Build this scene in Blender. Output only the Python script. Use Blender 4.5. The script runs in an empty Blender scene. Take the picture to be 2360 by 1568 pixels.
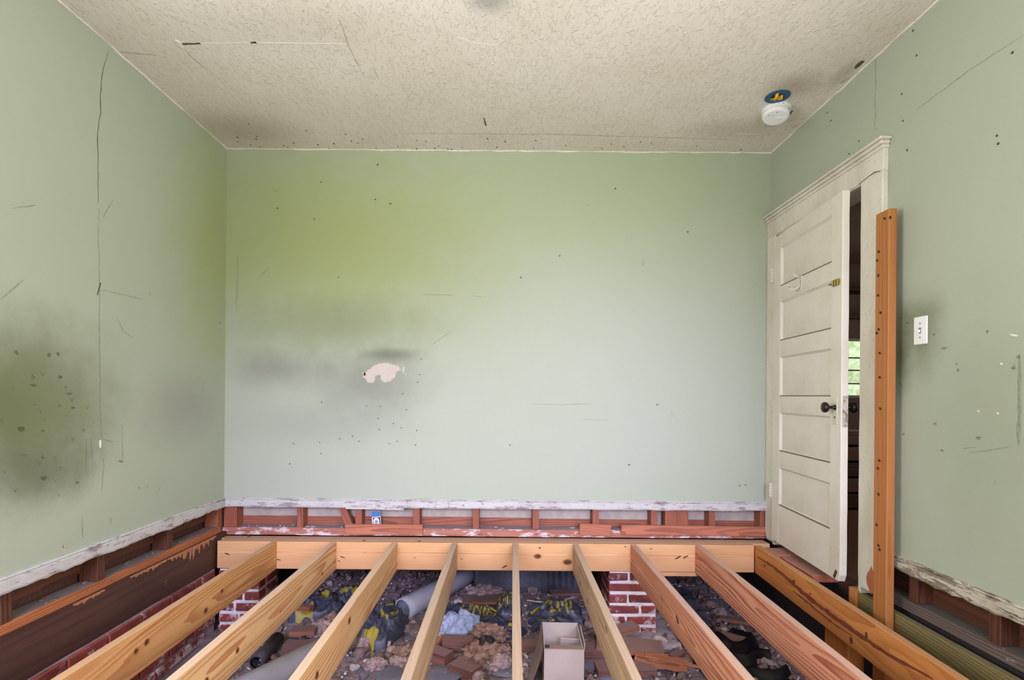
import bpy, bmesh, math, random
from mathutils import Vector, Matrix, noise, Euler

random.seed(7)
scn = bpy.context.scene
COL = scn.collection
PI = math.pi

# ------------------------------------------------------------------ camera
F, CX, CY, W = 1215.0, 1167.0, 912.0, 2360.0
ROLL, CAMZ = 0.0080, 0.994
RIGHT = Vector((math.cos(ROLL), 0, math.sin(ROLL)))
UP = Vector((-math.sin(ROLL), 0, math.cos(ROLL)))
FWD = Vector((0, 1, 0))
EYE = Vector((0, 0, CAMZ))
cd = bpy.data.cameras.new('camera')
cam = bpy.data.objects.new('camera', cd)
COL.objects.link(cam)
m = Matrix((RIGHT, UP, -FWD)).transposed().to_4x4()
m.translation = EYE
cam.matrix_world = m
cd.sensor_width = 36.0
cd.lens = 36.0 * F / W
cd.shift_x = (1180 - CX) / W
cd.shift_y = (CY - 784) / W
cd.clip_start = 0.02
scn.camera = cam

def ray(px, py):
    return FWD + RIGHT * ((px - CX) / F) + UP * ((CY - py) / F)
def onX(px, py, X):
    r = ray(px, py); return EYE + r * (X / r.x)
def onY(px, py, Y):
    return EYE + ray(px, py) * Y
def onZ(px, py, Z):
    r = ray(px, py); return EYE + r * ((Z - CAMZ) / r.z)

# ------------------------------------------------------------------ world, daylight, exposure
world = bpy.data.worlds.new('world'); scn.world = world
world.use_nodes = True
bg = world.node_tree.nodes['Background']
bg.inputs['Color'].default_value = (0.80, 0.92, 0.78, 1)
bg.inputs['Strength'].default_value = 1.8
vs = scn.view_settings
vs.view_transform = 'Standard'; vs.look = 'None'; vs.gamma = 1.0; vs.exposure = 0.0
vs.use_curve_mapping = False

def area(name, loc, aim, sx, sy, power, color, spread=180):
    ld = bpy.data.lights.new(name, 'AREA'); ld.shape = 'RECTANGLE'
    ld.size = sx; ld.size_y = sy; ld.energy = power; ld.color = color
    ld.spread = math.radians(spread)
    o = bpy.data.objects.new(name, ld); COL.objects.link(o)
    o.location = loc
    o.rotation_euler = (Vector(aim) - Vector(loc)).to_track_quat('-Z', 'Y').to_euler()
    return o
# daylight through the windows behind the camera: cool sky light and the warm light thrown up by the lawn; side fills come through added windows
COOL, WARM = (0.60, 0.60, 1.0), (1.0, 0.975, 0.985)
area('window_sky_light', (0.75, -1.12, 1.45), (0.80, 3.685, 0.30), 0.9, 0.9, 14.5, COOL, 46)
area('window_sky_light_left', (-1.05, -1.12, 1.45), (-1.35, 3.685, -0.2), 0.9, 0.9, 15, COOL, 46)
area('lawn_bounce_light', (0.75, -1.14, 1.30), (-0.6, 2.0, 2.8), 1.5, 1.3, 33, WARM, 180)
area('lawn_bounce_light_left', (-1.05, -1.14, 1.30), (-0.4, 2.2, 2.9), 1.1, 1.3, 21, WARM, 180)
area('side_fill_light', (-2.16, 0.75, 1.35), (1.8, 1.7, 2.2), 1.2, 1.35, 88, WARM, 180)  # fill lamp in the added left window, brightens the right wall
area('side_fill_light_right', (2.03, 0.35, 1.35), (-1.9, 1.7, 2.2), 1.2, 1.35, 112, WARM, 180)  # fill lamp in the added right window, brightens the left wall

# ------------------------------------------------------------------ node helpers
def lin(c):
    c = c / 255.0
    return c / 12.92 if c <= 0.04045 else ((c + 0.055) / 1.055) ** 2.4
def rgb(r, g, b):
    return (lin(r), lin(g), lin(b), 1.0)

class NT:
    def __init__(s, name):
        s.m = bpy.data.materials.new(name); s.m.use_nodes = True
        s.t = s.m.node_tree; s.n = s.t.nodes; s.l = s.t.links
        s.b = s.n['Principled BSDF']
        s.b.inputs['Roughness'].default_value = 0.7
        s.tc = s.n.new('ShaderNodeTexCoord')
        s.obj = s.tc.outputs['Object']
    def set(s, node, key, v):
        if v is None: return
        i = node.inputs[key]
        if hasattr(v, 'is_linked') or isinstance(v, bpy.types.NodeSocket): s.l.new(v, i)
        else: i.default_value = v
    def math(s, op, a, b=None, c=None, clamp=False):
        n = s.n.new('ShaderNodeMath'); n.operation = op; n.use_clamp = clamp
        s.set(n, 0, a); s.set(n, 1, b); s.set(n, 2, c)
        return n.outputs[0]
    def vmath(s, op, a, b=None, out=0):
        n = s.n.new('ShaderNodeVectorMath'); n.operation = op
        s.set(n, 0, a); s.set(n, 1, b)
        return n.outputs[out]
    def noise(s, vec, scale, detail=3, rough=0.55, dist=0.0, col=False):
        n = s.n.new('ShaderNodeTexNoise')
        s.set(n, 'Vector', vec); n.inputs['Scale'].default_value = scale
        n.inputs['Detail'].default_value = detail; n.inputs['Roughness'].default_value = rough
        n.inputs['Distortion'].default_value = dist
        return n.outputs['Color' if col else 'Fac']
    def voro(s, vec, scale, feature='F1', rnd=1.0, out='Distance'):
        n = s.n.new('ShaderNodeTexVoronoi'); n.feature = feature
        s.set(n, 'Vector', vec); n.inputs['Scale'].default_value = scale
        n.inputs['Randomness'].default_value = rnd
        return n.outputs[out]
    def ramp(s, fac, a, b, c=0.0, d=1.0, smooth=True):
        n = s.n.new('ShaderNodeMapRange'); n.interpolation_type = 'SMOOTHSTEP' if smooth else 'LINEAR'
        s.set(n, 'Value', fac); s.set(n, 'From Min', a); s.set(n, 'From Max', b)
        s.set(n, 'To Min', c); s.set(n, 'To Max', d)
        return n.outputs[0]
    def mix(s, fac, a, b, mode='MIX'):
        n = s.n.new('ShaderNodeMix'); n.data_type = 'RGBA'; n.blend_type = mode
        s.set(n, 0, fac); s.set(n, 6, a); s.set(n, 7, b)
        return n.outputs[2]
    def scale(s, vec, v):
        return s.vmath('MULTIPLY', vec, v)
    def bump(s, h, strength, dist=0.01):
        n = s.n.new('ShaderNodeBump'); s.set(n, 'Height', h)
        n.inputs['Strength'].default_value = strength; n.inputs['Distance'].default_value = dist
        s.l.new(n.outputs[0], s.b.inputs['Normal'])
    def color(s, c): s.set(s.b, 'Base Color', c)
    def blob(s, base, center, radii, col, strength, nz=None, amp=0.5, soft=0.0):
        """an oval stain or painted light tint with a ragged edge"""
        d = s.vmath('SUBTRACT', s.obj, Vector(center))
        d = s.vmath('MULTIPLY', d, Vector([0 if r == 0 else 1.0 / r for r in radii]))
        ln = s.vmath('LENGTH', d, out='Value')
        if nz is not None: ln = s.math('MULTIPLY_ADD', nz, amp, s.math('SUBTRACT', ln, amp * 0.5))
        f = s.ramp(ln, soft, 1.0, strength, 0.0)
        return s.mix(f, base, col)

def wood(name, light, dark, grain=32.0, dust=None, dust_amt=0.6, contrast=1.0, wander=0.05, rough=0.65, blotch=None, blotch_at=0.62, along=0.55):
    t = NT(name)
    oi = t.n.new('ShaderNodeObjectInfo')
    rnd = oi.outputs['Random']
    off = t.n.new('ShaderNodeCombineXYZ')
    t.set(off, 0, t.math('MULTIPLY', rnd, 37.0))
    t.set(off, 1, t.math('MULTIPLY_ADD', rnd, 0.08, 0.03)); t.set(off, 2, t.math('MULTIPLY_ADD', t.math('FRACT', t.math('MULTIPLY', rnd, 7.3)), 0.12, -0.06))
    p = t.vmath('ADD', t.obj, off.outputs[0])
    sp = t.scale(p, Vector((along, 5, 5)))
    w1 = t.noise(sp, 1.3, 2, 0.4, col=True)
    w1 = t.vmath('MULTIPLY', t.vmath('SUBTRACT', w1, Vector((0.5, 0.5, 0.5))), Vector((0, wander * 2, wander * 2)))
    q = t.vmath('ADD', p, w1)
    wv = t.n.new('ShaderNodeTexWave'); wv.wave_type = 'RINGS'; wv.rings_direction = 'X'; wv.wave_profile = 'SAW'
    t.set(wv, 'Vector', q); wv.inputs['Scale'].default_value = grain
    wv.inputs['Distortion'].default_value = 0.0
    rings = wv.outputs['Fac']
    fib = t.noise(t.scale(p, Vector((6, 260, 260))), 1.0, 2)
    patch = t.noise(t.scale(p, Vector((1.2, 7, 7))), 2.2, 3)
    f = t.ramp(rings, 0.25, 1.0, 0.0, contrast)
    f = t.math('MULTIPLY', f, t.ramp(patch, 0.25, 0.75, 0.55, 1.25))
    c = t.mix(f, light, dark)
    c = t.mix(t.ramp(fib, 0.45, 0.75, 0.0, 0.35), c, dark)
    big = t.noise(p, 1.7, 2)
    c = t.mix(t.ramp(big, 0.35, 0.7, 0.0, 0.35), c, t.mix(0.5, light, dark))
    if blotch is not None:
        bn = t.noise(t.scale(p, Vector((5, 14, 14))), 2.0, 5, 0.65)
        c = t.mix(t.ramp(bn, blotch_at, blotch_at + 0.1, 0, 0.85), c, blotch)
    if dust is not None:
        g = t.n.new('ShaderNodeNewGeometry')
        sx = t.n.new('ShaderNodeSeparateXYZ'); t.set(sx, 0, g.outputs['Normal'])
        dn = t.noise(t.scale(p, Vector((3, 18, 18))), 6, 4, 0.6)
        f = t.math('MULTIPLY', t.ramp(sx.outputs[2], 0.6, 0.95), t.ramp(dn, 0.2, 0.6, dust_amt * 0.75, dust_amt))
        c = t.mix(f, c, dust)
    t.color(c); t.b.inputs['Roughness'].default_value = rough
    t.bump(t.math('ADD', t.math('MULTIPLY', rings, 0.4), fib), 0.25, 0.002)
    return t.m

def plain(name, col, rough=0.6, metal=0.0, var=0.12, scale=30, bump=0.0, col2=None, alpha=1.0):
    t = NT(name)
    n = t.noise(t.obj, scale, 4, 0.6)
    c2 = col2 if col2 else (col[0] * 0.55, col[1] * 0.55, col[2] * 0.55, 1)
    t.color(t.mix(t.ramp(n, 0.35, 0.75, 0.0, var if col2 is None else 1.0), col, c2))
    t.b.inputs['Roughness'].default_value = rough; t.b.inputs['Metallic'].default_value = metal
    if bump: t.bump(n, bump, 0.01)
    if alpha < 1: t.set(t.b, 'Alpha', t.ramp(t.noise(t.obj, scale * 2, 3), .3, .7, alpha * .4, alpha))
    return t.m

M = {}
# ---- wall paint
GREEN = rgb(160, 168, 150); YELLOW_LIGHT = rgb(146, 156, 104); OLIVE = rgb(90, 97, 58); GREY = rgb(112, 112, 100)  # the yellow-green holds the warm light's tint on the upper walls
def paint(name, axis, stains):
    t = NT(name)
    n1 = t.noise(t.obj, 1.1, 3); n2 = t.noise(t.obj, 5.0, 5, 0.65)
    st = Vector((1, 1, 0.12)); 
    streak = t.noise(t.scale(t.obj, st), 26, 3)
    c = t.mix(t.ramp(n1, 0.3, 0.75, 0, 0.5), GREEN, rgb(164, 171, 153))
    c = t.mix(t.ramp(streak, 0.5, 0.8, 0, 0.12), c, rgb(150, 160, 132))
    for (ctr, rad, col, s, amp) in stains:  # stains, and light tints painted into the wall colour
        c = t.blob(c, ctr, rad, col, s, n2, amp)
    v = t.voro(t.obj, 4.5, out='Distance')
    keep = t.ramp(t.noise(t.obj, 2.3, 1), 0.48, 0.6)
    c = t.mix(t.math('MULTIPLY', t.ramp(v, 0.012, 0.02, 0.75, 0.0), keep), c, rgb(62, 64, 50))
    sm = t.noise(t.scale(t.obj, Vector((1, 1, 0.8))), 9, 6, 0.7)
    c = t.mix(t.math('MULTIPLY', t.ramp(sm, 0.66, 0.74, 0, 0.35), keep), c, OLIVE)
    t.color(c); t.b.inputs['Roughness'].default_value = 0.62
    fine = t.noise(t.obj, 70, 3)
    t.bump(t.math('ADD', t.math('MULTIPLY', n2, 2.0), t.math('MULTIPLY', fine, 0.4)), 0.10, 0.006)
    return t.m

def cb(px, py): p = onY(px, py, 3.685); return (p.x, p.y, p.z)
def cl(px, py): p = onX(px, py, -1.967); return (p.x, p.y, p.z)
def cr(px, py): p = onX(px, py, 1.837); return (p.x, p.y, p.z)
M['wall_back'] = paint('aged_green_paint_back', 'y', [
    (cb(1350, 430), (2.3, 0, 0.85), rgb(150, 164, 122), 0.6, 0.35),  # greener light along the top, painted into the wall colour
    (cb(760, 560), (1.75, 0, 1.0), YELLOW_LIGHT, 0.95, 0.35),  # yellow-green light of the upper left, painted into the wall colour
    (cb(640, 500), (1.3, 0, 0.8), YELLOW_LIGHT, 0.5, 0.4),
    (cb(780, 745), (1.0, 0, 0.30), rgb(118, 126, 88), 0.55, 0.5),
    (cb(850, 880), (0.62, 0, 0.38), GREY, 0.62, 0.6),
    (cb(900, 818), (0.30, 0, 0.07), rgb(80, 84, 66), 0.6, 0.5),
    (cb(640, 850), (0.50, 0, 0.20), GREY, 0.55, 0.6),
    (cb(760, 980), (0.9, 0, 0.22), rgb(136, 138, 130), 0.4, 0.6),
])
M['wall_left'] = paint('aged_green_paint_left', 'x', [
    (cl(500, 560), (0, 0.75, 1.2), YELLOW_LIGHT, 0.85, 0.4),  # same painted light tint, far end of the left wall
    (cl(30, 940), (0, 0.62, 0.55), OLIVE, 0.95, 0.5),
    (cl(90, 1090), (0, 0.46, 0.24), rgb(80, 84, 58), 0.65, 0.6),
    (cl(150, 930), (0, 0.58, 0.50), rgb(112, 116, 84), 0.55, 0.6),
    (cl(420, 940), (0, 0.6, 0.34), rgb(140, 138, 132), 0.65, 0.5),
])
M['wall_right'] = paint('aged_green_paint_right', 'x', [
    (cr(2125, 765), (0, 0.17, 0.26), rgb(84, 92, 58), 0.75, 0.8),
    (cr(2075, 810), (0, 0.10, 0.36), rgb(74, 78, 50), 0.85, 0.7),
    (cr(2300, 1000), (0, 0.6, 0.8), rgb(134, 142, 118), 0.55, 0.5),
    (cr(2040, 420), (0, 0.06, 0.12), rgb(110, 118, 84), 0.5, 0.7),
])
t = NT('stippled_ceiling_paint')
a = t.noise(t.scale(t.obj, Vector((1.0, 0.38, 1))), 55, 3, 0.6, 1.2)
b_ = t.noise(t.obj, 1.4, 3)
c = t.mix(t.ramp(b_, 0.3, 0.75), rgb(222, 215, 205), rgb(212, 204, 190))
for px, py, rx, ry, s in ((560, 300, .55, .35, .5), (1830, 200, .22, .2, .65), (1700, 300, .5, .2, .35), (1945, 170, .08, .2, .5), (700, 60, .8, .3, .25)):
    q = onZ(px, py, 2.705); c = t.blob(c, q, (rx, ry, 0), rgb(150, 142, 122), s, b_, 0.6)
q = onZ(1130, 0, 2.705); c = t.blob(c, q, (.16, .13, 0), rgb(150, 148, 142), .8, b_, 0.5)
v = t.voro(t.obj, 5.0); c = t.mix(t.math('MULTIPLY', t.ramp(v, .012, .02, .7, 0), t.ramp(b_, .45, .55)), c, rgb(96, 88, 70))
t.color(c); t.b.inputs['Roughness'].default_value = 0.75
t.bump(t.ramp(a, .5, .72), 0.55, 0.006)
M['ceiling'] = t.m

# ---- painted wood
def chipped(name, base, under, deep, at, axis_scale, dirt=0.35):
    t = NT(name)
    n = t.noise(t.scale(t.obj, Vector(axis_scale)), 6, 7, 0.72)
    n2 = t.noise(t.scale(t.obj, Vector(axis_scale)), 17, 5, 0.7)
    c = t.mix(t.ramp(t.noise(t.obj, 4, 5, .7), 0.42, 0.72, 0, dirt), base, under)
    c = t.mix(t.ramp(n, at, at + 0.05, 0, 0.9), c, under)
    c = t.mix(t.ramp(n2, at + 0.06, at + 0.10, 0, 0.85), c, deep)
    t.color(c); t.b.inputs['Roughness'].default_value = 0.6
    t.bump(t.math('ADD', n, n2), 0.35, 0.006)
    return t.m
M['trim_x'] = chipped('chipped_white_trim', rgb(190, 187, 186), rgb(138, 126, 126), rgb(84, 58, 52), 0.54, (1.2, 6, 6))
M['trim_dirty'] = chipped('weathered_grey_trim', rgb(186, 180, 164), rgb(118, 108, 94), rgb(70, 56, 42), 0.50, (1.2, 7, 7))
t = NT('dirty_cream_door_paint')
n = t.noise(t.obj, 2.2, 4, .6); sp = t.noise(t.obj, 90, 3, .6); sc_ = t.noise(t.scale(t.obj, Vector((5, 5, 40))), 4, 4, .65)
c = t.mix(t.ramp(n, .35, .75, 0, .6), rgb(212, 208, 196), rgb(186, 178, 160))
c = t.mix(t.math('MULTIPLY', t.ramp(sp, .6, .72, 0, .5), t.ramp(n, .45, .65)), c, rgb(118, 108, 88))
c = t.mix(t.ramp(sc_, .62, .72, 0, .3), c, rgb(140, 130, 112))
t.color(c); t.b.inputs['Roughness'].default_value = .55; t.bump(t.math('ADD', sp, sc_), .12, .004)
M['door'] = t.m
t = NT('speckled_casing_paint')
sp = t.noise(t.obj, 60, 5, .7); n = t.noise(t.scale(t.obj, Vector((1, 1, .4))), 3, 4, .6)
c = t.mix(t.ramp(n, .35, .7, 0, .7), rgb(210, 206, 194), rgb(176, 168, 150))
c = t.mix(t.ramp(sp, .58, .70, 0, .45), c, rgb(104, 96, 78))
t.color(c); t.bump(sp, .15, .004)
M['casing'] = t.m
M['ledge'] = plain('brown_ledge', rgb(122, 110, 92), .8, var=.5, scale=50)
# ---- timber
TAN = rgb(196, 170, 140)
M['pine'] = wood('new_pine', rgb(218, 180, 132), rgb(182, 120, 78), 22, rgb(196, 170, 150), .8)
M['pine_orange'] = wood('orange_pine', rgb(210, 160, 104), rgb(168, 104, 58), 22, rgb(186, 154, 122), .75, wander=.07)
M['pine_grey'] = wood('greyed_pine', rgb(190, 160, 128), rgb(140, 104, 80), 24, rgb(182, 158, 138), .8)
M['pine_red'] = wood('reddish_pine', rgb(210, 150, 118), rgb(150, 76, 52), 20, rgb(184, 154, 140), .85, wander=.08)
M['pine_amber'] = wood('amber_pine', rgb(196, 128, 66), rgb(150, 84, 36), 16, rgb(176, 134, 96), .8, contrast=.6, wander=.09)
M['pine_header'] = wood('straight_grained_pine', rgb(216, 174, 124), rgb(196, 132, 84), 40, rgb(166, 136, 120), .85, wander=.02)
M['stud_amber'] = wood('smooth_amber_stud', rgb(168, 108, 54), rgb(140, 82, 36), 14, None, contrast=.6)
M['stud_red'] = wood('old_red_stud', rgb(156, 90, 66), rgb(108, 56, 40), 40, rgb(150, 132, 134), .7, blotch=rgb(196, 176, 170), blotch_at=.68)
M['stud_red_fresh'] = wood('old_red_offcut', rgb(180, 110, 82), rgb(136, 74, 54), 34, rgb(150, 120, 116), .6)
M['sole'] = wood('whitewashed_old_plate', rgb(170, 110, 90), rgb(132, 76, 60), 30, rgb(138, 132, 142), .9, blotch=rgb(206, 196, 200), blotch_at=.50)
M['sole_left'] = wood('scraped_old_plate', rgb(186, 112, 66), rgb(120, 64, 40), 26, rgb(126, 120, 124), .9, blotch=rgb(120, 84, 66), blotch_at=.60)
M['sole_right'] = wood('grey_old_plate', rgb(104, 90, 84), rgb(66, 52, 48), 26, rgb(96, 96, 88), .8, blotch=rgb(150, 148, 144), blotch_at=.64)
M['beam_dark'] = wood('blackened_sill_timber', rgb(82, 50, 40), rgb(46, 28, 24), 10, None, contrast=.5, blotch=rgb(104, 70, 58), blotch_at=.64)
M['stud_dark'] = wood('brown_old_stud', rgb(94, 52, 32), rgb(56, 28, 18), 30, rgb(84, 70, 66), .6)
M['treated'] = wood('treated_green_joist', rgb(126, 114, 72), rgb(82, 70, 40), 20, rgb(120, 110, 84), .6, wander=.08)
M['rotten'] = wood('rotten_board', rgb(168, 112, 86), rgb(96, 58, 46), 40, rgb(138, 116, 112), .8, blotch=rgb(98, 82, 82), blotch_at=.56)
M['splinter'] = wood('split_heartwood', rgb(190, 128, 92), rgb(122, 70, 48), 40, None)
M['offcut'] = wood('dusty_brown_offcut', rgb(134, 92, 80), rgb(86, 54, 48), 30, rgb(134, 108, 106), .8)
M['knot'] = plain('dark_knot', rgb(84, 54, 30), .7, var=.5, scale=200)
M['knot_ring'] = plain('knot_ring', rgb(166, 108, 58), .7, var=.3, scale=200)
M['hole'] = plain('nail_hole', rgb(40, 26, 16), .8)
M['streak'] = wood('pitch_streak', rgb(122, 62, 32), rgb(84, 40, 20), 40, None)
M['plaster'] = plain('dusty_back_plaster', rgb(176, 164, 154), .85, scale=9, var=.5, bump=.2)
# ---- masonry, dirt
t = NT('old_red_brick')
oi = t.n.new('ShaderNodeObjectInfo'); n = t.noise(t.obj, 26, 5, .65); n2 = t.noise(t.obj, 60, 4, .7)
pv = t.n.new('ShaderNodeVectorMath'); pv.operation = 'ADD'
c = t.mix(oi.outputs['Random'], rgb(150, 66, 56), rgb(96, 40, 42))
c = t.mix(t.ramp(n, .4, .75, 0, .6), c, rgb(172, 88, 72))
g = t.n.new('ShaderNodeNewGeometry')
wz = t.noise(g.outputs['Position'], 14, 5, .7)
sz = t.n.new('ShaderNodeSeparateXYZ'); t.set(sz, 0, g.outputs['Position'])
low = t.ramp(sz.outputs[2], -.62, -.40, .16, 0)
c = t.mix(t.ramp(t.math('ADD', wz, low), .57, .68, 0, .85), c, rgb(214, 198, 200))
t.color(c); t.b.inputs['Roughness'].default_value = .55; t.bump(n2, .3, .004); M['brick'] = t.m
M['mortar'] = plain('white_lime_mortar', rgb(236, 232, 234), .9, var=.35, scale=24, bump=.5)
M['mortar_dark'] = plain('grey_lime_mortar', rgb(172, 160, 166), .9, var=.5, scale=24, bump=.5)
t = NT('crawlspace_dirt')
n = t.noise(t.obj, 5, 6, .65); n2 = t.noise(t.obj, 26, 6, .7); n3 = t.noise(t.obj, 60, 3)
c = t.mix(t.ramp(n, .3, .7), rgb(122, 108, 112), rgb(154, 134, 130))
c = t.mix(t.ramp(n2, .5, .7, 0, .8), c, rgb(148, 138, 152))
c = t.mix(t.ramp(n2, .28, .42, .7, 0), c, rgb(84, 68, 68))
c = t.mix(t.ramp(n3, .66, .72, 0, .7), c, rgb(190, 176, 172))
t.color(c); t.b.inputs['Roughness'].default_value = .75; t.bump(t.math('ADD', n2, n3), .8, .015); M['dirt'] = t.m
M['pipe'] = plain('dusty_grey_pipe', rgb(186, 188, 204), .6, var=.35, scale=11, bump=.1)
M['pipe_dark'] = plain('sooty_pipe', rgb(70, 68, 74), .5, var=.5, scale=11)
M['bag_dark'] = plain('dark_plastic_bag', rgb(70, 74, 92), .42, var=.6, scale=14)
M['bag_yellow'] = plain('yellow_bag_print', rgb(170, 154, 48), .5, var=.5, scale=20)
M['cloth_blue'] = plain('pale_blue_plastic', rgb(160, 172, 200), .5, var=.3, scale=20)
M['fluff'] = plain('brown_insulation', rgb(166, 134, 122), .95, scale=28, bump=1.0, col2=rgb(104, 72, 60))
M['fluff_pink'] = plain('pinkish_insulation', rgb(184, 160, 158), .95, scale=30, bump=1.0, col2=rgb(128, 102, 102))
M['rubble'] = plain('rubble', rgb(136, 116, 112), .85, scale=20, bump=.6, col2=rgb(92, 74, 72))
M['rubble_pale'] = plain('pale_plaster_rubble', rgb(206, 194, 192), .85, scale=20, bump=.5, col2=rgb(150, 136, 134))
M['slate'] = plain('grey_slate', rgb(112, 110, 124), .6, var=.4, scale=16)
M['metal_sheet'] = plain('dull_metal_sheet', rgb(112, 114, 128), .5, .2, var=.7, scale=7)
M['plastic_black'] = plain('black_plastic_sheet', rgb(46, 44, 50), .4, var=.5, scale=8)
M['card'] = plain('cardboard', rgb(206, 192, 186), .8, var=.18, scale=8)
M['card_in'] = plain('cardboard_flute', rgb(166, 140, 128), .85, var=.5, scale=120)
M['card_print'] = plain('dark_print', rgb(44, 44, 54), .6)
M['white_plastic'] = plain('white_plastic', rgb(226, 226, 226), .4, var=.04)
M['grey_plastic'] = plain('grey_plastic', rgb(120, 120, 122), .5)
M['blue_plastic'] = plain('blue_plastic_box', rgb(10, 76, 122), .45, var=.25)
M['wire_yellow'] = plain('yellow_wire', rgb(232, 180, 30), .45)
M['box_shade'] = plain('black_box_shade', rgb(24, 24, 26), .45)  # black for the painted shade inside the electrical box
M['black'] = plain('black_metal', rgb(40, 28, 24), .35, .4, var=.5)
M['brass'] = plain('tarnished_brass', rgb(150, 136, 70), .35, .7, var=.5, scale=60)
M['crack'] = plain('crack_line', rgb(78, 76, 54), .9)
M['crack_soft'] = plain('seam_line', rgb(110, 114, 88), .9, alpha=.45)
M['crack_ceil'] = plain('ceiling_seam', rgb(130, 120, 98), .9, alpha=.3)
M['crack_dark'] = plain('ceiling_gap', rgb(84, 76, 60), .9)
M['ridge_white'] = plain('white_plaster_ridge', rgb(222, 220, 208), .8)
M['scuff'] = plain('olive_scuff', rgb(92, 98, 70), .8, scale=40, alpha=.28)
M['scuff_dark'] = plain('dark_scuff', rgb(62, 64, 46), .8, scale=40, alpha=.42)
M['speck'] = plain('fly_speck', rgb(64, 62, 46), .8)
M['peel'] = plain('exposed_pink_plaster', rgb(192, 181, 172), .85, var=.15, scale=24)
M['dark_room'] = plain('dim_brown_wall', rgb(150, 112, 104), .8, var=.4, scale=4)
M['dark_void'] = plain('dark_foundation', rgb(66, 60, 66), .9, var=.5, scale=6, bump=.4)
M['packet_blue'] = plain('blue_packet', rgb(58, 110, 176), .5, var=.4, scale=90)
M['packet_white'] = plain('white_packet', rgb(214, 218, 230), .5, var=.1)
M['packet_navy'] = plain('navy_print', rgb(24, 26, 44), .5)
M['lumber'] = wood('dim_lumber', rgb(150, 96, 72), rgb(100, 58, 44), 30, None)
t = NT('window_glass'); t.b.inputs['Transmission Weight'].default_value = 1.0; t.b.inputs['Roughness'].default_value = 0.0; t.b.inputs['IOR'].default_value = 1.02
t.color((.95, 1, .96, 1)); M['glass'] = t.m
t = NT('leaf_hedge'); n = t.noise(t.obj, 9, 5, .7); t.color(t.mix(t.ramp(n, .35, .65), rgb(178, 190, 140), rgb(236, 238, 222))); M['hedge'] = t.m

# ------------------------------------------------------------------ object helpers
def wm(o):
    m = o.matrix_basis.copy()
    if o.parent: m = wm(o.parent) @ o.matrix_parent_inverse @ m
    return m
def par(o, p):
    if p is None: return o
    o.parent = p; o.matrix_parent_inverse = wm(p).inverted(); return o
def tag(o, label=None, cat=None, group=None, kind=None):
    if label: o['label'] = label
    if cat: o['category'] = cat
    if group: o['group'] = group
    if kind: o['kind'] = kind
    return o
def empty(name, loc=(0, 0, 0), **k):
    o = bpy.data.objects.new(name, None); COL.objects.link(o); o.location = loc; o.empty_display_size = .05
    return tag(o, **k)
def link(name, me, mat, parent=None, loc=(0, 0, 0), rot=None, smooth=False, local=False):
    o = bpy.data.objects.new(name, me); COL.objects.link(o); o.location = loc
    if rot is not None: o.rotation_euler = rot
    if mat is not None and not me.materials:
        for mm in (mat if isinstance(mat, (list, tuple)) else [mat]): me.materials.append(M[mm] if isinstance(mm, str) else mm)
    if smooth:
        for p in me.polygons: p.use_smooth = True
    if parent is not None:
        if local: o.parent = parent
        else: par(o, parent)
    return o
def mesh(bm, name='mesh'):
    me = bpy.data.meshes.new(name); bm.to_mesh(me); bm.free(); return me
def box_mesh(L, T, H, bevel=0.0):
    bm = bmesh.new(); bmesh.ops.create_cube(bm, size=1.0)
    for v in bm.verts: v.co = Vector((v.co.x * L, v.co.y * T, v.co.z * H))
    if bevel: bmesh.ops.bevel(bm, geom=bm.edges[:], offset=bevel, segments=1, affect='EDGES')
    return mesh(bm)
def bx(name, x0, x1, y0, y1, z0, z1, mat, parent=None, bevel=0.0, local=False):
    """an upright box; its long axis is the mesh's own X so that timber grain runs along it"""
    d = [abs(x1 - x0), abs(y1 - y0), abs(z1 - z0)]
    c = ((x0 + x1) / 2, (y0 + y1) / 2, (z0 + z1) / 2)
    k = d.index(max(d))
    if k == 0: me = box_mesh(d[0], d[1], d[2], bevel); rot = (0, 0, 0)
    elif k == 1: me = box_mesh(d[1], d[0], d[2], bevel); rot = (0, 0, PI / 2)
    else: me = box_mesh(d[2], d[1], d[0], bevel); rot = (0, -PI / 2, 0)
    return link(name, me, mat, parent, c, rot, local=local)
def beam(name, p0, p1, T, H, mat, parent=None, bevel=0.002, roll=0.0, wob=0.0, seg=1, local=False):
    """board from p0 to p1 (centre line), T thick sideways, H high"""
    p0, p1 = Vector(p0), Vector(p1); d = p1 - p0; L = d.length
    if seg > 1 or wob:
        bm = bmesh.new(); rings = []
        ph = random.random() * 50
        for i in range(seg + 1):
            x = -L / 2 + L * i / seg
            oy = wob * noise.noise(Vector((x * 3, ph, 0))); oz = wob * noise.noise(Vector((x * 3, ph, 9)))
            rings.append([bm.verts.new((x, a * T / 2 + oy, b * H / 2 + oz + wob * .4 * noise.noise(Vector((x * 17, a, b))))) for a, b in ((-1, -1), (1, -1), (1, 1), (-1, 1))])
        for i in range(seg):
            for k in range(4): bm.faces.new((rings[i][k], rings[i][(k + 1) % 4], rings[i + 1][(k + 1) % 4], rings[i + 1][k]))
        bm.faces.new(rings[0][::-1]); bm.faces.new(rings[-1]); bmesh.ops.recalc_face_normals(bm, faces=bm.faces[:])
        me = mesh(bm)
    else: me = box_mesh(L, T, H, bevel)
    q = d.to_track_quat('X', 'Z').to_matrix() @ Matrix.Rotation(roll, 3, 'X')
    return link(name, me, mat, parent, (p0 + p1) / 2, q.to_euler(), local=local)
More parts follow.
